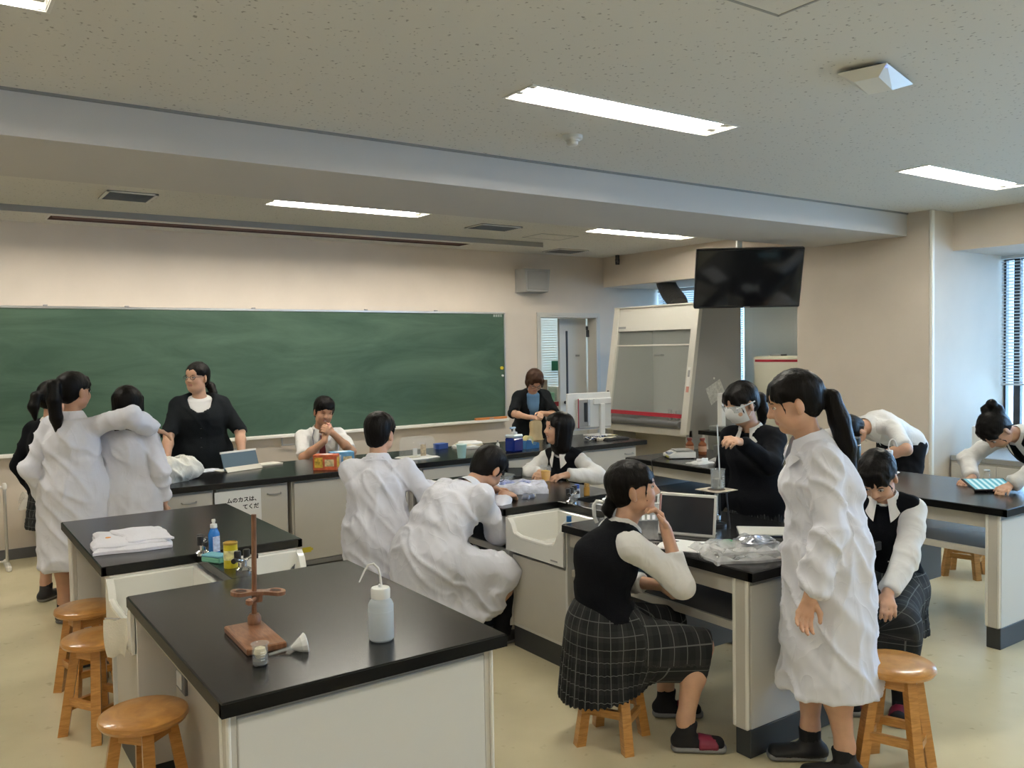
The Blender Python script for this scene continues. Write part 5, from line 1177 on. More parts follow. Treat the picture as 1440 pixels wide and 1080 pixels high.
nb = thing('notebook', 'cream notebook lying to the right of the tablet', 'notebook', (2.33, 6.88, Z8), .25)
MB().box(-.10, .10, -.07, .07, 0, .012, b=.002).build('pages', mat('pages_cream', (.70, .68, .60), .8), nb); MB().box(-.102, .102, -.072, .072, .012, .0145, b=.001).build('cover', mat('cover_pale', (.68, .66, .58), .6), nb)
def tissue_box(label, loc, rz, m1, m2, k=1.0):
    t = thing('tissue_box', label, 'box', loc, rz, 'tissue boxes')
    b = MB().box(-.115*k, .115*k, -.055, .055, 0, .12, b=.003).build('carton', m1, t)
    MB().lathe([(.0, 0), (.055, 0), (.05, .0012), (0, .0012)], c=(0, 0, .12), n=24, sy=.5).build('opening', M_PAPER, b)
    MB().box(-.10*k, -.02*k, -.0562, -.0552, .02, .10).build('print_panel', m2, b); MB().box(.0, .09*k, -.0562, -.0552, .03, .085).build('print_patch', mat('box_cream', (.72, .60, .35), .6, var=.4, vscale=40), b)
    MB().box(.115*k, .1158*k, -.04, .04, .02, .1).build('side_panel', m2, b)
    return t
tissue_box('orange and yellow tissue box on the demonstration bench', (2.600, 6.300, Z8), math.radians(-36), mat('box_orange', (.62, .13, .05), .5, var=.3, vscale=25), mat('box_yellow', (.70, .45, .06), .5, var=.5, vscale=40), .8)
tissue_box('blue tissue box behind the orange one', (2.765, 6.39, Z8), math.radians(-8), mat('box_blue', (.15, .38, .62), .5, var=.2, vscale=25), mat('box_white', (.72, .76, .78), .5, var=.2, vscale=40), .8)
pk = thing('pink_cloth', 'small pink cloth beside the boy in a white coat', 'cloth', (2.97, 6.56, Z8)); slab(.13, .10, .004, .012, 3, .004).build('cloth_fold', mat('pink_cloth', (.72, .45, .45), .9), pk)
dm = thing('display_case', 'clear plastic dome case with small specimens', 'display case', (3.49, 6.45, Z8), .1)
blob(lambda a, v: ((.145*(1-.12*v**6))*math.copysign(abs(math.cos(a))**.5, math.cos(a))*(1 if v < .97 else .96), .11*(1-.12*v**6)*math.copysign(abs(math.sin(a))**.5, math.sin(a)), .012+.165*v), 40, 12).build('dome', M_CLEAR, dm)
slab(.30, .23, .003, .010, 1, 0).build('tray', M_WHITEP, dm)
MB().lathe([(0, .013), (.055, .013), (.06, .02), (0, .024)], c=(-.05, -.02, 0), n=20).build('specimen_dish', mat('dish_cream', (.75, .72, .6), .5), dm)
MB().box(.03, .085, -.01, .0, .013, .115, b=.003).build('specimen_card', mat('card_brown', (.55, .42, .25), .7, var=.5, vscale=40), dm); MB().box(-.045, .0, 0, .008, .02, .085, b=.003).build('white_frame', M_WHITEP, dm)
cp = thing('plastic_cup', 'pale teal plastic cup at the front of the demonstration bench', 'cup', (3.78, 6.20, Z8)); MB().lathe([(0, 0), (.033, 0), (.045, .115), (.043, .115), (.031, .004), (0, .004)], n=28).build('cup_wall', mat('cup_teal', (.33, .52, .52), .35), cp); MB().lathe([(.044, .110), (.047, .113), (.044, .117)], n=28).build('rim', mat('cup_rim', (.45, .62, .62), .35), cp)
bx_ = thing('blue_carton', 'small dark blue carton behind the teal cup', 'box', (3.98, 6.90, Z8), .2); MB().box(-.06, .06, -.04, .04, 0, .05, b=.003).build('carton', mat('carton_blue', (.02, .07, .30), .4), bx_); MB().box(-.061, .061, -.041, .041, .044, .052, b=.002).build('lid', mat('carton_lid', (.03, .09, .36), .4), bx_)
bs = thing('paper_stack', 'loose stack of papers and a booklet behind the teal cup', 'papers', (4.20, 6.78, Z8), -.2)
for k in range(4): slab(.26-.02*k, .19, .003+.014*k, .012, k*1.7, .001, .012*k, .01*k).build('booklet', [M_GREYP, M_PAPER, mat('booklet_cream', (.66, .60, .45), .8), M_PAPER][k], bs)
jg = thing('pump_bottle', 'square pump bottle of dark blue liquid on the demonstration bench', 'bottle', (4.37, 6.26, Z8), .25)
MB().box(-.07, .07, -.055, .055, 0, .125, b=.012).build('bottle_body', mat('jug_blue', (.006, .018, .16), .08, spec=.6), jg); MB().box(-.069, .069, -.054, .054, .125, .155, b=.01).build('shoulder', mat('jug_clear', (.62, .70, .76), .2), jg)
MB().lathe([(.03, .15), (.03, .175), (.012, .18), (.010, .21), (0, .21)], n=20).build('pump_collar', M_WHITEP, jg); MB().box(-.05, .018, -.012, .012, .205, .222, b=.005).build('pump_head', mat('pump_blue', (.35, .52, .75), .3), jg)
wb_ = thing('glue_bottle', 'tiny white bottle to the left of the pump bottle', 'bottle', (4.22, 6.30, Z8)); MB().lathe([(0, 0), (.016, 0), (.016, .075), (.008, .085), (.008, .10), (0, .1)], n=16).build('bottle_body', M_WHITEP, wb_); MB().lathe([(.0085, .092), (.0085, .108), (0, .108)], n=12).build('cap', M_GREYP, wb_)
td = thing('tape_dispenser', 'blue tape dispenser with yellow tape roll', 'tape dispenser', (4.62, 6.36, Z8), .15)
MB().prism([(-.085, 0), (.085, 0), (.085, .045), (.06, .055), (.045, .03), (.0, .03), (-.02, .075), (-.07, .085), (-.085, .06)], -.035, .035, axis='y').build('body', mat('tape_blue', (.03, .14, .32), .35), td)
MB().cyl((-.03, -.03, .075), (-.03, .03, .075), .045, n=28).build('tape_roll', mat('tape_yellow', (.68, .60, .28), .4), td); MB().cyl((-.03, -.032, .075), (-.03, .032, .075), .02, n=20).build('roll_core', M_WHITEP, td)
pg = thing('paper_bag', 'tan paper bag handled by the woman in the black cardigan', 'bag', (5.10, 6.92, Z8), .3)
MB().grid(lambda u, v: (.09*math.cos(2*math.pi*u)*(1-.1*v)+.006*math.sin(9*v+8*u), .055*math.sin(2*math.pi*u)*(1-.2*v), .19*v+.008*math.sin(12*u)), 32, 10).build('bag_wall', mat('bag_tan', (.55, .42, .23), .8, bump=.3, bscale=30), pg)
slab(.17, .10, .002, .003, 0, 0).build('bag_bottom', mat('bag_tan', (.5, .4, .2)), pg)
# computer
mo = thing('desktop_computer', 'white all-in-one computer seen from behind on the demonstration bench', 'computer', (5.69, 6.79, Z8), math.radians(-2))
MB().box(-.285, .285, -.012, .012, .07, .455, b=.006).build('screen_back', M_WHITEP, mo)
MB().box(-.18, .27, -.045, -.012, .09, .40, b=.012).build('back_shell', mat('shell_white', (.70, .70, .67), .35), mo)
rc = MB().box(-.17, -.02, -.05, -.044, .11, .39, b=.003).build('open_panel', M_GREYP, mo); MB().box(-.175, -.165, -.052, -.046, .10, .40).build('red_strip', M_RED, rc)
MB().box(-.10, -.06, -.058, -.05, .16, .36, b=.006).build('cable_bundle', M_BLACKP, rc); MB().box(-.05, -.03, -.056, -.05, .12, .39, b=.003).build('connector_strip', M_ALU, rc)
MB().box(.02, .26, -.06, -.04, .33, .40, b=.01).build('hinge_cover', M_WHITEP, mo); MB().box(.10, .16, -.075, -.045, .0, .34, b=.006).build('stand_leg', M_WHITEP, mo); MB().box(.01, .24, -.11, .12, 0, .014, b=.005).build('stand_foot', M_WHITEP, mo)
cb = thing('power_cables', 'tangle of cables and a power strip left of the computer', 'cables', (5.50, 6.50, Z8))
for k in range(7):
    a0 = k*.9; MB().tube([(.10*math.cos(a0+t*.7)*(1-.05*t)+.02*k-.05, .07*math.sin(a0+t*.9), .012+.02*abs(math.sin(t*1.3+k))) for t in range(9)], .0055, n=8).build('cable', [M_BLACKP, M_WHITEP, mat('cable_blue', (.02, .08, .25), .4)][k % 3], cb)
MB().box(-.02, .22, -.11, -.07, 0, .028, b=.006).build('power_strip', mat('strip_cream', (.62, .58, .46), .5), cb)
km = thing('keyboard_cover', 'black cloth over a keyboard at the right end of the demonstration bench', 'cloth', (5.68, 6.42, Z8)); slab(.30, .20, .004, .018, 5, .004).build('cover_cloth', mat('cover_black', (.012, .012, .012), .8), km); slab(.09, .035, .034, .004, 2, 0, .06, .06).build('yellow_note', mat('note_yellow', (.65, .60, .32), .8), km)

# --- middle far bench
pl = thing('parcel_bag', 'crumpled white and blue plastic parcel on the middle bench', 'bag', (3.16, 4.48, Z8), math.radians(-35))
M_FOIL = mat('plastic_wrap', (.66, .69, .80), .18, var=.25, vscale=18, bump=.8, bscale=28)
slab(.36, .24, .012, .045, 1, .012).build('wrap', M_FOIL, pl); slab(.20, .10, .05, .012, 4, .008, -.02, .02).build('print_patch', mat('wrap_print', (.22, .26, .48), .3, var=.6, vscale=50), pl)
for i, (x, y, c, lb) in enumerate(((2.94, 4.33, (.10, .30, .48), 'small blue foil wrapper near the table corner'), (3.06, 4.25, (.20, .22, .28), 'small grey foil wrapper beside the blue one'))):
    t = thing('foil_wrapper', lb, 'wrapper', (x, y, Z8), .5*i); slab(.09, .055, .004, .010, 3+i, .008).build('foil', mat(f'foil_{i}', c, .25, metal=.4), t); slab(.02, .05, .006, .010, 1, .006, .05).build('torn_edge', M_ALU, t)
tr_ = thing('clear_container', 'clear plastic tray in front of the stooping boy', 'container', (3.22, 4.84, Z8), math.radians(-30))
MB().lathe([(0, .0), (.11, 0), (.125, .055), (.135, .057), (.133, .059), (.12, .055), (.105, .004), (0, .004)], n=4*8, sy=.75).build('tray_wall', M_CLEAR, tr_); slab(.10, .06, .008, .012, 2, .004).build('contents', M_PAPER, tr_)
tb9 = thing('tablet_folio', 'dark tablet leaning in a black folio behind the clear tray', 'tablet', (3.44, 5.06, Z8), math.radians(-38))
MB().box(-.13, .13, -.004, .004, 0, .10, b=.003, xf=Matrix.Rotation(math.radians(-58), 4, 'X')).build('screen', mat('tablet_dark', (.03, .035, .04), .15), tb9); MB().box(-.13, .13, .0, .14, -.0, .007, b=.002).build('folio', mat('folio_black', (.02, .02, .022), .6), tb9)
yc = thing('plastic_cup', 'clear plastic cup of yellow juice held by the smiling girl', 'cup', (3.545, 4.70, Z8))
MB().lathe([(0, 0), (.029, 0), (.040, .105), (.038, .105), (.027, .003), (0, .003)], n=28).build('cup_wall', M_CLEAR, yc); MB().lathe([(0, .004), (.027, .004), (.0335, .072), (0, .078)], n=26).build('juice', mat('juice_yellow', (.95, .50, .0), .2, spec=.3), yc)
sheet('white papers at the far corner of the middle bench', (2.84, 5.16, Z8), .1, .21, .20, M_PAPER, 3)
for i, (x, y, c, h, lb) in enumerate(((3.24, 4.01, (.02, .02, .02), .075, 'small vial with a black cap on the middle sink bridge'), (3.30, 4.06, (.03, .08, .35), .07, 'small vial with a blue cap on the middle sink bridge'), (3.395, 4.08, (.35, .20, .05), .065, 'small amber jar on the middle sink bridge'))):
    t = thing('reagent_vial', lb, 'bottle', (x, y, Z8), 0, 'reagent vials')
    MB().lathe([(0, 0), (.019, 0), (.019, h*.75), (.012, h*.82), (0, h*.82)], n=20).build('vial', M_GLASS if i == 0 else mat(f'vial_{i}', ((.45, .50, .58), (.40, .22, .05))[i-1], .15), t); MB().lathe([(0, h*.8), (.016, h*.8), (.016, h*1.15), (0, h*1.15)], n=18).build('cap', mat(f'vial_cap_{i}', c, .4), t)
# --- middle near bench
ju = thing('pouring_jug', 'white plastic jug with a loop handle at the middle sink', 'jug', (2.915, 3.27, Z8), math.radians(145))
MB().lathe([(0, 0), (.055, 0), (.068, .135), (.072, .14), (.065, .138), (.052, .005), (0, .005)], n=30).build('jug_wall', mat('jug_white', (.80, .81, .80), .35), ju); MB().tube([(.064, 0, .125), (.10, 0, .13), (.115, 0, .11), (.112, 0, .05), (.10, 0, .02)], .010, n=12).build('handle', M_WHITEP, ju)
hs = thing('rubber_hose', 'white hose leaning into the middle sink', 'hose', (0, 0, 0)); MB().tube([(2.80, 3.52, .81), (2.78, 3.54, .78), (2.80, 3.62, .66), (2.82, 3.68, .60)], .009, n=10).build('hose_tube', M_WHITEP, hs); MB().lathe([(.014, 0), (.014, .03), (0, .03)], c=(2.80, 3.515, .80), n=14).build('hose_end', M_BLUEP, hs)
bk_ = thing('wire_basket', 'white plastic basket behind the seated girl', 'basket', (3.21, 3.37, Z8), math.radians(-28))
bw, bd, bh = .17, .12, .09
MB().box(-bw, bw, -bd, bd, 0, .004).build('bottom', mat('basket_white', (.72, .74, .76), .4), bk_)
MB().tube([(-bw-.012, -bd-.012, bh), (bw+.012, -bd-.012, bh), (bw+.012, bd+.012, bh), (-bw-.012, bd+.012, bh), (-bw-.012, -bd-.012, bh)], .006, n=8).build('rim', M_WHITEP, bk_)
for k in range(13):
    q = -1+2*k/12
    for s in (-1, 1): MB().box(bw*q-.006, bw*q+.006, s*(bd+.004)-.0015, s*(bd+.004)+.0015, 0, bh).build('slat', M_WHITEP, bk_)
for k in range(9):
    q = -1+2*k/8
    for s in (-1, 1): MB().box(s*(bw+.004)-.0015, s*(bw+.004)+.0015, bd*q-.006, bd*q+.006, 0, bh).build('slat', M_WHITEP, bk_)
for s in (-1, 1): MB().box(-bw, bw, s*(bd+.002)-.001, s*(bd+.002)+.001, .03, .045).build('side_band', M_WHITEP, bk_)
lp = thing('tablet_case', 'black-screened tablet propped upright in a white case', 'tablet', (3.02, 2.885, Z8), math.radians(-63))
LT = Matrix.Rotation(math.radians(-12), 4, 'X')
MB().box(-.142, .142, -.006, .006, 0, .205, b=.005, xf=LT).build('case', M_METW, lp); MB().box(-.13, .13, -.0075, -.0055, .016, .19, xf=LT).build('screen', mat('screen_grey', (.018, .021, .026), .2), lp)
MB().box(-.12, .12, .0, .09, 0, .004, xf=Matrix.Translation((0, .03, .0))).build('kickstand', M_GREYP, lp)
sheet('white worksheets in front of the seated girl', (2.885, 2.715, Z8), math.radians(-62), .30, .21, M_PAPER, 2)
pc = thing('pen', 'dark pencil lying on the worksheet', 'pen', (2.84, 2.86, Z8+.008), math.radians(-45)); MB().cyl((-.07, 0, 0), (.06, 0, 0), .004, n=8).build('barrel', M_BLACKP, pc); MB().cyl((.06, 0, 0), (.075, 0, 0), .004, .0008, n=8).build('tip', M_GREYP, pc)
er = thing('eraser', 'small black eraser on the worksheet', 'eraser', (2.945, 2.62, Z8+.007), .4); MB().box(-.014, .004, -.009, .009, 0, .012, b=.002).build('sleeve', M_BLACKP, er); MB().box(.004, .014, -.0085, .0085, .001, .011, b=.002).build('rubber', M_WHITEP, er)
cw = thing('clear_bag', 'crumpled clear plastic bag at the corner of the middle bench', 'bag', (2.945, 2.475, Z8), math.radians(-25))
M_CWRAP = mat('clear_wrap', (.85, .87, .88), .08, alpha=.38, var=.2, vscale=20, bump=1.0, bscale=24, spec=.9)
slab(.38, .30, .006, .018, 1, .022).build('wrap', M_CWRAP, cw); slab(.30, .22, .03, .012, 6, .022, .02, .02).build('crumple', M_CWRAP, cw); slab(.16, .12, .05, .004, 9, .018, .08, .03).build('silver_print', mat('silver_print', (.50, .52, .58), .2, metal=.5, var=.4, vscale=40, alpha=.7), cw)
MB().lathe([(0, 0), (.026, 0), (.026, .03), (.018, .038), (0, .038)], c=(-.03, .09, .008), n=20).build('green_cap', mat('cap_green', (.02, .22, .08), .4), cw)
ip = thing('tablet_cover', 'white tablet cover lying flat on the middle bench', 'tablet', (3.36, 2.70, Z8), math.radians(-45)); MB().box(-.12, .12, -.09, .09, .006, .014, b=.004).build('cover', mat('cover_white', (.62, .61, .56), .5), ip); MB().box(-.118, .118, -.088, .088, 0, .007, b=.002).build('tablet_body', mat('tablet_navy', (.03, .04, .07), .3), ip)
bu = thing('gas_burner', 'gas burner standing under the tripod', 'burner', (3.315, 2.955, Z8))
MB().lathe([(0, 0), (.05, 0), (.05, .014), (.02, .022), (.013, .035), (0, .035)], n=28).build('base', M_BLACKP, bu); MB().lathe([(.017, .03), (.021, .034), (.021, .055), (.017, .058)], n=20).build('air_ring', M_CHROME, bu); MB().lathe([(.0085, .05), (.0085, .155), (.010, .158), (.010, .165), (0, .165)], n=18).build('barrel', M_CHROME, bu)
tp_ = thing('tripod', 'tripod with wire gauze holding the beaker', 'tripod', (3.315, 2.955, Z8))
MB().tube([(.065*math.cos(a), .065*math.sin(a), .180) for a in [k*math.pi/12 for k in range(25)]], .004, n=8).build('ring', M_BLACKP, tp_)
for k in range(3): a = .5+k*2.094; MB().cyl((.065*math.cos(a), .065*math.sin(a), .18), (.09*math.cos(a), .09*math.sin(a), 0), .004, n=8).build('leg', M_BLACKP, tp_)
MB().box(-.075, .075, -.075, .075, .184, .187).build('gauze', mat('gauze_rust', (.48, .42, .33), .8, var=.4, vscale=25), tp_)
MB().lathe([(0, .187), (.045, .187), (.044, .1885), (0, .189)], n=24).build('ceramic_disc', mat('gauze_dark', (.08, .055, .04), .9, var=.5, vscale=40), tp_)
beaker('glass beaker of water on the tripod being stirred', (3.325, 2.955, .990), .036, .10, fill=mat('water', (.9, .94, .95), .02, trans=1.0, ior=1.33), fh=.05)
# --- right far bench
sc = thing('weighing_scale', 'white electronic weighing scale on the right bench', 'scale', (5.14, 4.98, Z8), math.radians(-30))
MB().prism([(-.11, .008), (.11, .008), (.11, .055), (-.05, .055), (-.11, .03)], -.10, .10, axis='y').build('housing', M_WHITEP, sc); MB().box(-.05, .10, -.085, .085, .062, .068, b=.002).build('pan', mat('pan_steel', (.50, .50, .48), .3, metal=.7), sc); MB().cyl((.025, 0, .05), (.025, 0, .063), .02, n=14).build('pan_post', M_GREYP, sc)
MB().box(-.109, -.06, -.06, .02, .036, .05, xf=None).build('display', mat('scale_display', (.25, .30, .40), .2), sc); MB().box(-.114, -.108, -.08, .0, .012, .022).build('label', mat('label_yellow', (.7, .68, .05), .5), sc)
for x in (-.09, .09):
    for y in (-.08, .08): MB().cyl((x, y, 0), (x, y, .01), .012, n=10).build('foot', M_BLACKP, sc)
for i, (x, y, lb) in enumerate(((5.38, 5.09, 'brown glass reagent bottle behind the scale'), (5.44, 5.0, 'second brown reagent bottle, partly behind the first'))):
    t = thing('reagent_bottle', lb, 'bottle', (x, y, Z8), 0, 'brown reagent bottles'); MB().lathe([(0, 0), (.033, 0), (.035, .006), (.035, .085), (.02, .105), (.016, .11), (.016, .125), (0, .125)], n=26).build('bottle_body', mat('amber_glass', (.20, .065, .025), .12, spec=.6), t); MB().lathe([(0, .118), (.022, .118), (.022, .138), (0, .138)], n=20).build('stopper', mat('stopper_red', (.16, .03, .02), .5), t); MB().lathe([(.0354, .025), (.0357, .026), (.0357, .07), (.0354, .071)], n=26).build('label', mat('label_brown', (.42, .24, .15), .6), t)
for i, (x, y, lb) in enumerate(((5.0, 4.62, 'crumpled tissue on the right bench, near the scale'), (5.16, 4.40, 'crumpled tissues on the right bench, behind the masked girl'))):
    t = thing('crumpled_tissue', lb, 'tissue', (x, y, Z8), i); slab(.17, .12, .003, .012, 2+3*i, .012).build('tissue_fold', M_PAPER, t); slab(.09, .07, .016, .02, 5+i, .014, .02).build('tissue_peak', M_PAPER, t)
lpr = thing('laptop', 'grey laptop lid behind the beaker on the right bench', 'laptop', (5.36, 4.58, Z8), math.radians(-62)); MB().box(-.17, .17, -.004, .004, 0, .12, b=.003, xf=Matrix.Rotation(math.radians(12), 4, 'X')).build('lid', mat('laptop_grey', (.14, .14, .13), .4), lpr); MB().box(-.17, .17, -.20, .0, 0, .012, b=.003).build('keyboard_base', M_GREYP, lpr)
# --- right near bench
th = thing('thermos', 'dark green vacuum flask with carry loop on the right bench', 'flask', (5.42, 3.55, Z8)); MB().lathe([(0, 0), (.038, 0), (.04, .006), (.04, .19), (.036, .2), (0, .2)], n=28).build('flask_body', mat('flask_dark', (.018, .026, .024), .3), th); MB().lathe([(.0405, .196), (.0412, .2), (.0405, .206)], n=28).build('steel_ring', M_CHROME, th); MB().lathe([(.036, .205), (.037, .25), (.03, .258), (0, .258)], n=26).build('lid', mat('lid_dark', (.03, .036, .034), .35), th); MB().tube([(.036, 0, .215), (.055, 0, .23), (.05, 0, .25), (.03, 0, .252)], .006, n=8).build('loop', M_BLACKP, th)
wash_bottle('wash bottle in front of the bending boy on the right bench', (5.66, 3.44, Z8), math.radians(150), .95)
t = thing('white_dish', 'white dish with paper by the thermos', 'dish', (5.52, 3.36, Z8)); MB().lathe([(0, 0), (.05, 0), (.075, .02), (.073, .022), (.05, .004), (0, .004)], n=26).build('dish', M_WHITEP, t); slab(.08, .06, .012, .006, 2, .006).build('paper_scrap', M_PAPER, t)
sheet('papers beside the sink of the right island', (5.05, 3.34, Z8), .4, .30, .2, M_PAPER, 2)
fk = thing('conical_flask', 'conical glass flask beside the leaning girl', 'flask', (5.58, 2.72, Z8)); MB().lathe([(0, 0), (.036, 0), (.04, .006), (.016, .07), (.015, .095), (.018, .098), (.0135, .095), (.0145, .07), (.037, .007), (0, .003)], n=28).build('flask_wall', M_GLASS, fk); MB().lathe([(.015, .088), (.019, .094), (.015, .099)], n=24).build('lip', mat('lip_glass', (.8, .84, .86), .1), fk)
ipd = thing('tablet', 'tablet with glowing striped screen under the leaning girl', 'tablet', (5.40, 2.62, Z8), math.radians(-38))
IT = Matrix.Rotation(math.radians(14), 4, 'X')
MB().box(-.13, .13, -.09, .09, 0, .009, b=.003, xf=Matrix.Translation((0, 0, .03))@IT).build('case', M_BLACKP, ipd)
def mat_stripes():
    m = mat('screen_stripes', (.3, .8, .9), .3); N, L = nodes_of(m); b = N['Principled BSDF']; tc = N.new('ShaderNodeTexCoord'); w = N.new('ShaderNodeTexWave'); w.inputs['Scale'].default_value = 8.5; w.inputs['Distortion'].default_value = .3
    L.new(tc.outputs['Object'], w.inputs['Vector']); r = N.new('ShaderNodeValToRGB'); r.color_ramp.elements[0].color = (.04, .42, .52, 1); r.color_ramp.elements[1].color = (.75, .98, 1, 1); L.new(w.outputs['Fac'], r.inputs[0])
    L.new(r.outputs[0], b.inputs['Emission Color']); b.inputs['Emission Strength'].default_value = .9; b.inputs['Base Color'].default_value = (.02, .02, .02, 1); return m
MB().box(-.118, .118, -.08, .08, .0092, .0098, xf=Matrix.Translation((0, 0, .03))@IT).build('screen', mat_stripes(), ipd)
MB().box(-.05, .05, -.085, -.06, 0, .02, b=.004).build('case_foot', M_BLACKP, ipd); MB().box(-.05, .05, .06, .085, 0, .05, b=.004).build('case_fold', M_BLACKP, ipd)
ip4 = thing('tablet', 'dark tablet used by the seated girl on the corner of the middle bench', 'tablet', (3.53, 2.37, Z8), math.radians(15)); MB().box(-.10, .10, -.075, .075, 0, .009, b=.003).build('case', mat('tablet_rim', (.30, .29, .26), .4), ip4); MB().box(-.09, .09, -.066, .066, .009, .0098).build('screen', M_SCREEN, ip4)
# prep room shelf with papers, seen through the door
ph = thing('prep_shelf', 'cluttered shelf with papers seen through the doorway', 'shelf', (6.75, 9.3, 0))
MB().box(-.5, .6, -.2, .25, .96, 1.0, b=.004).build('shelf_board', M_LAM, ph); MB().box(-.5, .6, -.205, -.2, .94, 1.0).build('red_edge', M_RED, ph); MB().box(-.48, .58, -.18, .23, 0, .96).build('cabinet', M_LAMW, ph)
for k, (x, h, m) in enumerate(((-.30, .28, M_PAPER), (-.12, .34, M_GREYP), (.02, .22, M_PAPER), (.14, .30, mat('file_tan', (.40, .36, .28), .7)), (.26, .12, mat('box_mint', (.25, .55, .42), .5)), (.40, .2, M_PAPER))):
    MB().box(x, x+.10, -.1, .1, 1.0, 1.0+h, b=.004, xf=Matrix.Translation((0, 0, 0))).build('file_box', m, ph)
gs = thing('green_sign', 'small dark green card hanging in front of the prep room blind', 'sign', (8.46, 10.9, 1.36)); MB().box(-.09, .09, -.004, .004, 0, .16, b=.002).build('card', mat('card_green', (.015, .10, .06), .5), gs); MB().cyl((0, 0, .16), (0, .06, .40), .002, n=6).build('cord', M_TRIMW, gs)

bpy.context.view_layer.update()
xf(MB().tube([(5.06, 5.04, .815), (4.90, 5.02, .806), (4.84, 5.0, .806), (4.824, 4.98, .79), (4.82, 4.95, .65), (4.825, 4.90, .45), (4.83, 4.84, .30)], .004, n=8), sc.matrix_world.inverted()).build('power_cord', M_BLACKP, sc)
ty = thing('tape_mark', 'scrap of yellow tape at the foot of the demonstration bench cabinet', 'tape', (2.375, TY0+.0485, .20), 0); MB().box(-.035, .035, -.001, 0, 0, .04).build('tape_strip', mat('tape_mark', (.55, .46, .04), .6), ty); MB().box(.02, .05, -.0012, -.0002, .012, .03).build('torn_end', mat('tape_mark', (.5, .4, .0)), ty)
# ================================================================== THE PEOPLE
G_COAT, G_UNI, G_STAFF = 'students in white lab coats', 'students in school uniform', 'teaching staff'
SEAT = .535
# standing girl in the foreground
c12 = person('standing girl in a white lab coat with a long black ponytail, in the foreground', G_COAT, 2.97, 2.07, 140, 1.62, l1=3, l2=12, head=(136, 16, 0), outfit='coat', hair='pony', hem=.345, q=0.72,
       lw=('w', 2.745, 1.985, .765), lpole=(-.3, -1, 0), rpole=(.3, -1, 0), curl=(.3, .35), shoes='shoe', lf=(-.10, -.04, .075), rf=(.07, .05, .075),
       hairp=dict(tie=(0, -.112, .0), tail=[(0, -.140, -.015), (0, -.170, -.10), (0, -.195, -.20), (0, -.225, -.34)], r=[.020, .033, .040, .038, .010], bangs=1, side=.6))
# seated girl in vest and plaid skirt
c10 = person('seated girl in dark vest and plaid skirt with a hand at her mouth', G_UNI, 2.44, 2.78, -22, 1.57, pel=(0, -.02, .52), l1=-9, l2=32, hunch=.01, head=(-40, -8, 0), outfit='uniform', hair='low', q=0.75,
       rw=('w', 2.60, 2.60, .935), rpole=(.3, .3, -1), rhand=(('w', -.25, .25, .95), ('w', -.75, .35, -.2)), curl=(.55, .3), lw=(-.02, .24, .66), lpole=(-.8, -.4, -.2),
       rf=('w', 2.62, 2.515, .078), lf=(-.16, .32, .078), foot_dir=-38, rk=(.12, 1, .9), lk=(-.1, 1, .9), sleeve=.62, seat_drop=.21, hairp=dict(tail=[(0, -.118, -.075), (0, -.115, -.10)], r=[.028, .026, .014], side=.8))
# boys in lab coats at the middle bench
c7 = person('boy in a white lab coat stooping over the bench with glasses', G_COAT, 2.33, 4.2, 6, 1.68, male=True, pel=(0, 0, .55), l1=24, l2=55, head=(12, 42, 0), outfit='coat', hair='short', hem=.20, q=0.88, glasses=True, neckf=.01,
       rw=('w', 2.86, 4.22, .845), lw=('w', 2.90, 4.40, .85), rpole=(.35, -.5, -1), lpole=(-.6, -.3, -.8), rhand=(('w', .9, .3, -.1), ('w', 0, .3, -1)), lhand=(('w', .8, -.4, -.1), ('w', 0, -.2, -1)), curl=(.6, .6), rf=(.16, .40, .075), lf=(-.12, .40, .075), rk=(.5, 1, .8), lk=(-.3, 1, .8), shoes='shoe', skin=M_SKIN2)
c6 = person('boy in a white lab coat sitting upright with his back turned', G_COAT, 2.37, 4.93, 58, 1.67, male=True, pel=(0, 0, .545), l1=6, l2=14, head=(38, 6, 0), outfit='coat', hair='short', hem=.19, q=0.88,
       rw=('w', 2.74, 4.98, .80), lw=('w', 2.60, 5.20, .82), rpole=(.8, -.2, -.9), lpole=(-.8, -.2, -.8), rf=(.14, .38, .075), lf=(-.14, .36, .075), rk=(.3, 1, .8), lk=(-.3, 1, .8), shoes='shoe')
# smiling girl with the cup
c9 = person('smiling girl with bobbed hair leaning on the bench, looking left', G_UNI, 3.99, 4.97, 196, 1.57, pel=(0, 0, SEAT), l1=6, l2=24, head=(166, -6, 0), outfit='uniform', hair='bob', q=1.0, smile=1,
       lw=('w', 3.68, 4.64, .835), rw=('w', 3.62, 4.86, .835), lpole=(-1, -.2, -.3), rpole=(1, -.2, -.3), lhand=(('w', -.9, .1, -.05), ('w', 0, .2, -1)), rhand=(('w', -.7, -.6, -.05), ('w', -.1, .2, -1)), curl=(.35, .35), rf=(.1, .34, .078), lf=(-.1, .34, .078), rk=(0, 1, .8), lk=(0, 1, .8), hairp=dict(len=.125), hem=.3)
# masked girl stirring the beaker
c11 = person('girl in a face mask and goggles stirring a beaker', G_UNI, 3.95, 3.22, 192, 1.52, l1=2, l2=12, head=(168, 24, 0), outfit='sweater', hair='pony', hem=.45, q=1.0,
       lw=('w', 3.555, 2.99, 1.205), lpole=(-.6, 0, -1), lhand=(('w', -.9, -.05, .25), ('w', -.1, .5, -.8)), curl=(.3, .55), hairp=dict(bangs=1, side=1.2, tie=(0, -.11, 0), tail=[(0, -.14, -.02), (0, -.16, -.1), (0, -.15, -.2)], r=[.02, .032, .034, .012]))
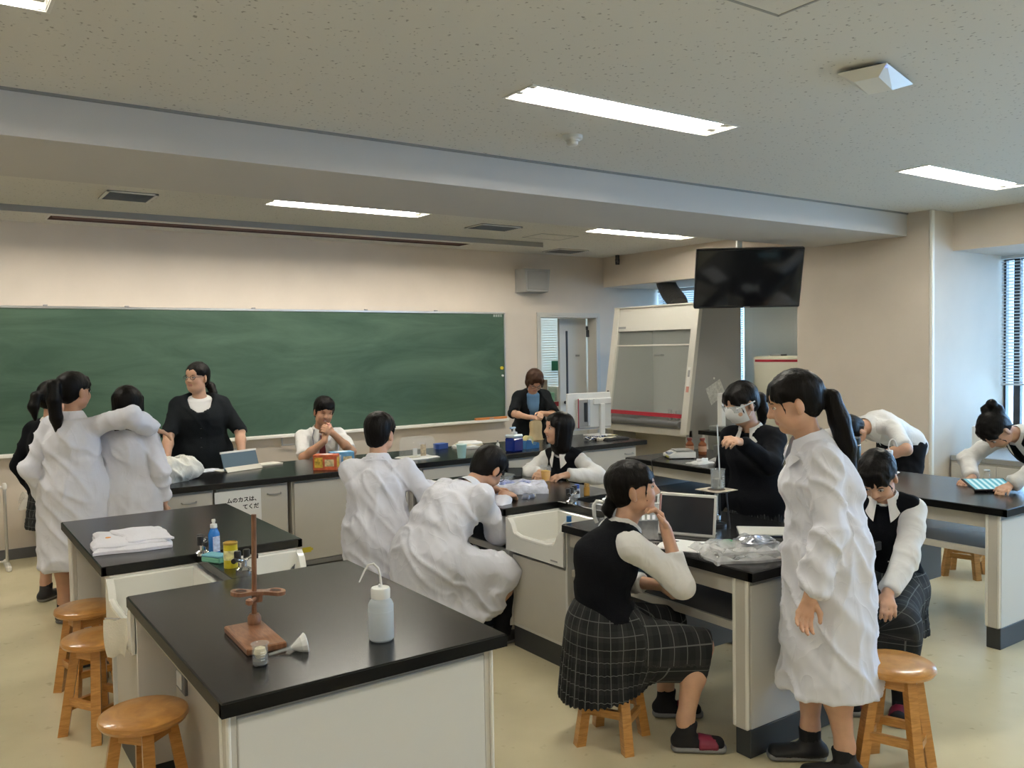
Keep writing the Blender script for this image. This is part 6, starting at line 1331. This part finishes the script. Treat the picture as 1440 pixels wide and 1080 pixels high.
# seated girl with the emblem
c14 = person('girl in an emblem vest seated at the bench corner, looking down at a tablet', G_UNI, 3.92, 2.40, 206, 1.56, pel=(0, 0, SEAT), l1=2, l2=18, head=(196, 46, 0), outfit='uniform', hair='pony', q=0.85,
       lw=('w', 3.56, 2.17, .585), lpole=(-1, -.5, 0), lhand=(('w', -.7, -.5, -.5), ('w', .3, .3, -.9)), rw=('w', 3.66, 2.40, .835), rpole=(1, -.3, -.3), rhand=(('w', -.9, -.1, -.1), ('w', 0, 0, -1)), curl=(.3, .5), rf=(.10, .30, .078), lf=(-.10, .33, .078), rk=(0, 1, .9), lk=(0, 1, .9), seat_drop=.27, kx=.10,
       hairp=dict(tie=(0, -.112, .02), tail=[(0, -.145, .0), (0, -.165, -.07), (0, -.15, -.16)], r=[.020, .034, .036, .012], side=1.0))
# bending boy
c13 = person('boy in a white short-sleeved shirt bending far over the right bench', G_UNI, 6.50, 3.84, 178, 1.72, male=True, l1=58, l2=84, head=(176, 82, 0), outfit='shirt', hair='short', sleeve=.4, neckf=.03, q=1.15,
       rw=('w', 6.0, 4.02, .87), lw=('w', 5.93, 3.72, .86), rpole=(1, 0, .2), lpole=(-1, 0, .2), curl=(.5, .5), shoes='shoe')
# girl leaning over the tablet
c15 = person('girl in a dark vest with a hair bun leaning over a glowing tablet', G_UNI, 6.10, 2.52, 162, 1.58, l1=38, l2=66, head=(160, 62, 0), outfit='uniform', hair='bun', hem=.50, q=1.05, neckf=.02,
       lw=('w', 5.40, 2.50, .84), rw=('w', 5.56, 2.80, .835), lpole=(-1, -.4, .3), rpole=(1, -.4, .3), lhand=(('w', -.95, -.1, -.1), ('w', 0, .1, -1)), rhand=(('w', -.95, .1, -.1), ('w', 0, .1, -1)), curl=(.3, .3), hairp=dict(side=2.0, bun=(0, -.105, .05)))
# teacher
c4 = person('teacher in a dark cardigan with glasses standing before the blackboard', G_STAFF, 1.94, 7.40, -104, 1.645, wd=1.36, head=(216, 0, 0), outfit='cardigan', hair='low', q=1.1, glasses=True, extras=dict(top=M_TOPW, cut=.02, deep=.27, vw=.13), shoes='shoe',
       rw=('w', 1.60, 7.16, .86), lw=('w', 2.19, 7.10, .86), rpole=(1, -.5, 0), lpole=(-1, -.5, 0), rhand=(('w', .1, -.8, -.3), ('w', 0, -.2, -1)), lhand=(('w', -.1, -.8, -.3), ('w', 0, -.2, -1)), hairp=dict(bangs=0, tail=[(-.03, -.125, -.08), (-.06, -.11, -.13), (-.085, -.08, -.19)], r=[.03, .034, .034, .014]))
# laughing boy
c5 = person('laughing boy in a white shirt and dark red tie behind the bench', G_UNI, 3.06, 7.56, -104, 1.66, male=True, pel=(0, 0, .545), l1=4, l2=16, head=(-96, 12, -8), outfit='shirt', hair='short', smile=2, q=1.15, hairp=dict(fr=.050),
       rw=('w', 2.965, 7.21, .925), lw=('w', 3.045, 7.20, .985), rpole=(.9, 0, -1), lpole=(-.9, 0, -1), rhand=(('w', .25, .1, .9), ('w', .9, .3, -.1)), lhand=(('w', -.75, 0, .5), ('w', -.3, .9, 0)), curl=(.15, .75), rf=(.12, .36, .075), lf=(-.12, .36, .075), rk=(0, 1, .8), lk=(0, 1, .8), sleeve=.45, shoes='shoe', skin=M_SKIN2)
# woman with the bag
c8 = person('woman in a black cardigan and blue top looking down at her hands', G_STAFF, 5.42, 7.46, -112, 1.56, wd=1.08, l1=8, l2=24, head=(-112, 42, 0), outfit='cardigan', hair='bob', q=1.15, hairm=M_HAIRB, glasses=True, extras=dict(top=M_TOPB, cut=.06, deep=.50, vw=.10), shoes='shoe',
       rw=('w', 5.11, 7.06, 1.02), lw=('w', 5.29, 7.08, 1.05), rpole=(1, -.3, -.5), lpole=(-1, -.3, -.5), rhand=(('w', .9, -.4, -.1), ('w', .3, .4, -.8)), lhand=(('w', -.6, -.7, -.2), ('w', -.3, .5, -.8)), curl=(.5, .5), hairp=dict(len=.05))
# the group at the left
c2 = person('girl in a white lab coat with ponytail laying her arm around another', G_COAT, .80, 6.12, 60, 1.61, head=(30, 2, 0), outfit='coat', hair='pony', hem=.37, shoes='shoe', skin=M_SKIN2, q=1.0,
       rw=('w', 1.27, 6.0, 1.225), rpole=(.2, -.9, .5), rhand=(('w', .9, .2, -.35), ('w', .1, .3, -.9)), hairp=dict(tie=(0, -.108, .055), tail=[(.0, -.140, .04), (.01, -.150, -.05), (.01, -.14, -.16), (.015, -.13, -.27)], r=[.020, .036, .042, .036, .012], side=.8), coat_w=1.02, sleeve=1.05)
c3 = person('shorter girl in a white lab coat with shoulder-length hair, seen from behind', G_COAT, 1.13, 6.10, 62, 1.50, head=(64, 0, 0), outfit='coat', hair='bob', hem=.34, shoes='shoe', hairp=dict(len=.20), q=1.05, coat_w=1.03)
c1 = person('girl in dark sweater and plaid skirt half hidden behind the white coats', G_UNI, .745, 6.72, 42, 1.54, head=(40, 6, 0), outfit='sweater', hair='pony', hem=.53, q=1.25, shoes='shoe', hairp=dict(tie=(0, -.112, .02), tail=[(0, -.15, .01), (0, -.175, -.06), (0, -.165, -.15)], r=[.02, .034, .036, .012]))

# --- worn and held things
def tubes(name, pts, r, m, parent, o, n=6): return MB().tube([tuple(np.asarray(p)-o) for p in pts], r, n=n).build(name, m, parent)
c = c5; o = c['o']; nb_, S2_, Fc_, Rc_, s_ = c['neck'], c['S2'], c['Fc'], c['Rc'], c['s']
tie = MB(); pt = [(nb_-S2_*.045*s_+Fc_*.085*s_, .018), (nb_-S2_*.075*s_+Fc_*.105*s_, .015), (nb_-S2_*.17*s_+Fc_*.128*s_, .028), (nb_-S2_*.30*s_+Fc_*.13*s_, .036)]
vs = []
for p, w in pt:
    for q_ in (-1, 1):
        for d_ in (0, .006): vs.append(tuple(p+Rc_*q_*w+Fc_*d_-o))
fs = []
for i in range(len(pt)-1):
    a = i*4; b = a+4; fs += [(a+1, a+3, b+3, b+1), (a, b, b+2, a+2), (a, a+1, b+1, b), (a+2, b+2, b+3, a+3)]
fs += [(0, 2, 3, 1), (len(vs)-4, len(vs)-3, len(vs)-1, len(vs)-2)]
MB().add(vs, fs).build('tie', M_TIE, c['root'])
tubes('lanyard', [nb_+Rc_*.065*s_+Fc_*.05*s_, nb_-S2_*.05*s_+Rc_*.085*s_+Fc_*.100*s_, nb_-S2_*.2*s_+Rc_*.07*s_+Fc_*.128*s_, nb_-S2_*.34*s_+Rc_*.05*s_+Fc_*.13*s_], .005, mat('lanyard_grey', (.14, .14, .16), .7), c['root'], o)
# mouth of the laughing boy
for c in (c5, c9):
    o = c['o']; hp_, hs_ = c['hp'], c['hs']
    MB().tube([tuple(hp_(t*.015, .0835-.006*t*t, -.0575-.004*(1-t*t))-o) for t in (-1, -.5, 0, .5, 1)], .0035*hs_, n=8).build('teeth', M_EYEW, c['body'])
# mask and goggles
c = c11; o = c['o']; hp_, hs_ = c['hp'], c['hs']
def maskfn(u, v):
    a = (u-.5)*2.5; z = .022-.105*v; r = .098+.014*math.sin(math.pi*v)*math.cos(a)**2-.012*max(0, v-.75)*4*.5
    return tuple(hp_(.074*math.sin(a), -.004+(r+.010*math.cos(a*1.0)**8*math.sin(math.pi*min(1, v*1.3)))*math.cos(a)**.8 if math.cos(a) > 0 else -.004, z+.006*math.sin(3*math.pi*v))-o)
mk = MB().grid(maskfn, 22, 12).build('face_mask', mat('mask_white', (.74, .74, .72), .8), c['root'])
for q_ in (-1, 1): tubes('ear_loop', [hp_(q_*.070, .028, -.0), hp_(q_*.084, -.012, .01), hp_(q_*.084, -.022, -.02), hp_(q_*.071, .026, -.06)], .0014, M_WHITEP, mk, o)
for q_ in (-1, 1):
    MB().add([tuple(hp_(*p)-o) for p in ((q_*.006, .102, .026), (q_*.064, .086, .026), (q_*.066, .082, -.016), (q_*.010, .103, -.012), (q_*.006, .100, .026), (q_*.064, .084, .026), (q_*.066, .080, -.016), (q_*.010, .101, -.012))], [(0, 1, 2, 3), (7, 6, 5, 4), (0, 4, 5, 1), (1, 5, 6, 2), (2, 6, 7, 3), (3, 7, 4, 0)]).build('goggle_lens', mat('goggle_clear', (.8, .84, .86), .05, alpha=.3), c['root'])
    tubes('goggle_arm', [hp_(q_*.064, .086, .010), hp_(q_*.086, .02, .008), hp_(q_*.086, -.03, .004)], .004, mat('goggle_arm', (.6, .62, .64), .2), c['root'], o)
# glass rod in the stirred beaker
rod = thing('stirring_rod', 'thin glass rod held upright in the beaker by the masked girl', 'rod', (0, 0, 0)); MB().cyl((3.345, 2.955, .995), (3.335, 2.965, 1.315), .0033, n=10).build('glass_rod', mat('rod_glass', (.72, .76, .78), .1), rod); MB().lathe([(0, .004), (.0045, 0), (0, -.004)], c=(3.345, 2.955, .998), n=10).build('rod_tip', mat('rod_glass', (.7, .7, .7)), rod)
# pen of the seated girl
pn_ = thing('pen', 'pinkish pen held in the seated girl\'s raised hand', 'pen', (0, 0, 0)); w_ = c10['WR']; a_ = w_+np.array([-.005, .03, .075]); MB().cyl(tuple(a_), tuple(a_+np.array([.018, .01, .075])), .0045, n=8).build('barrel', mat('pen_pink', (.42, .25, .24), .4), pn_); MB().cyl(tuple(a_), tuple(a_-np.array([.005, .003, .02])), .0035, .001, n=8).build('tip', M_GREYP, pn_)
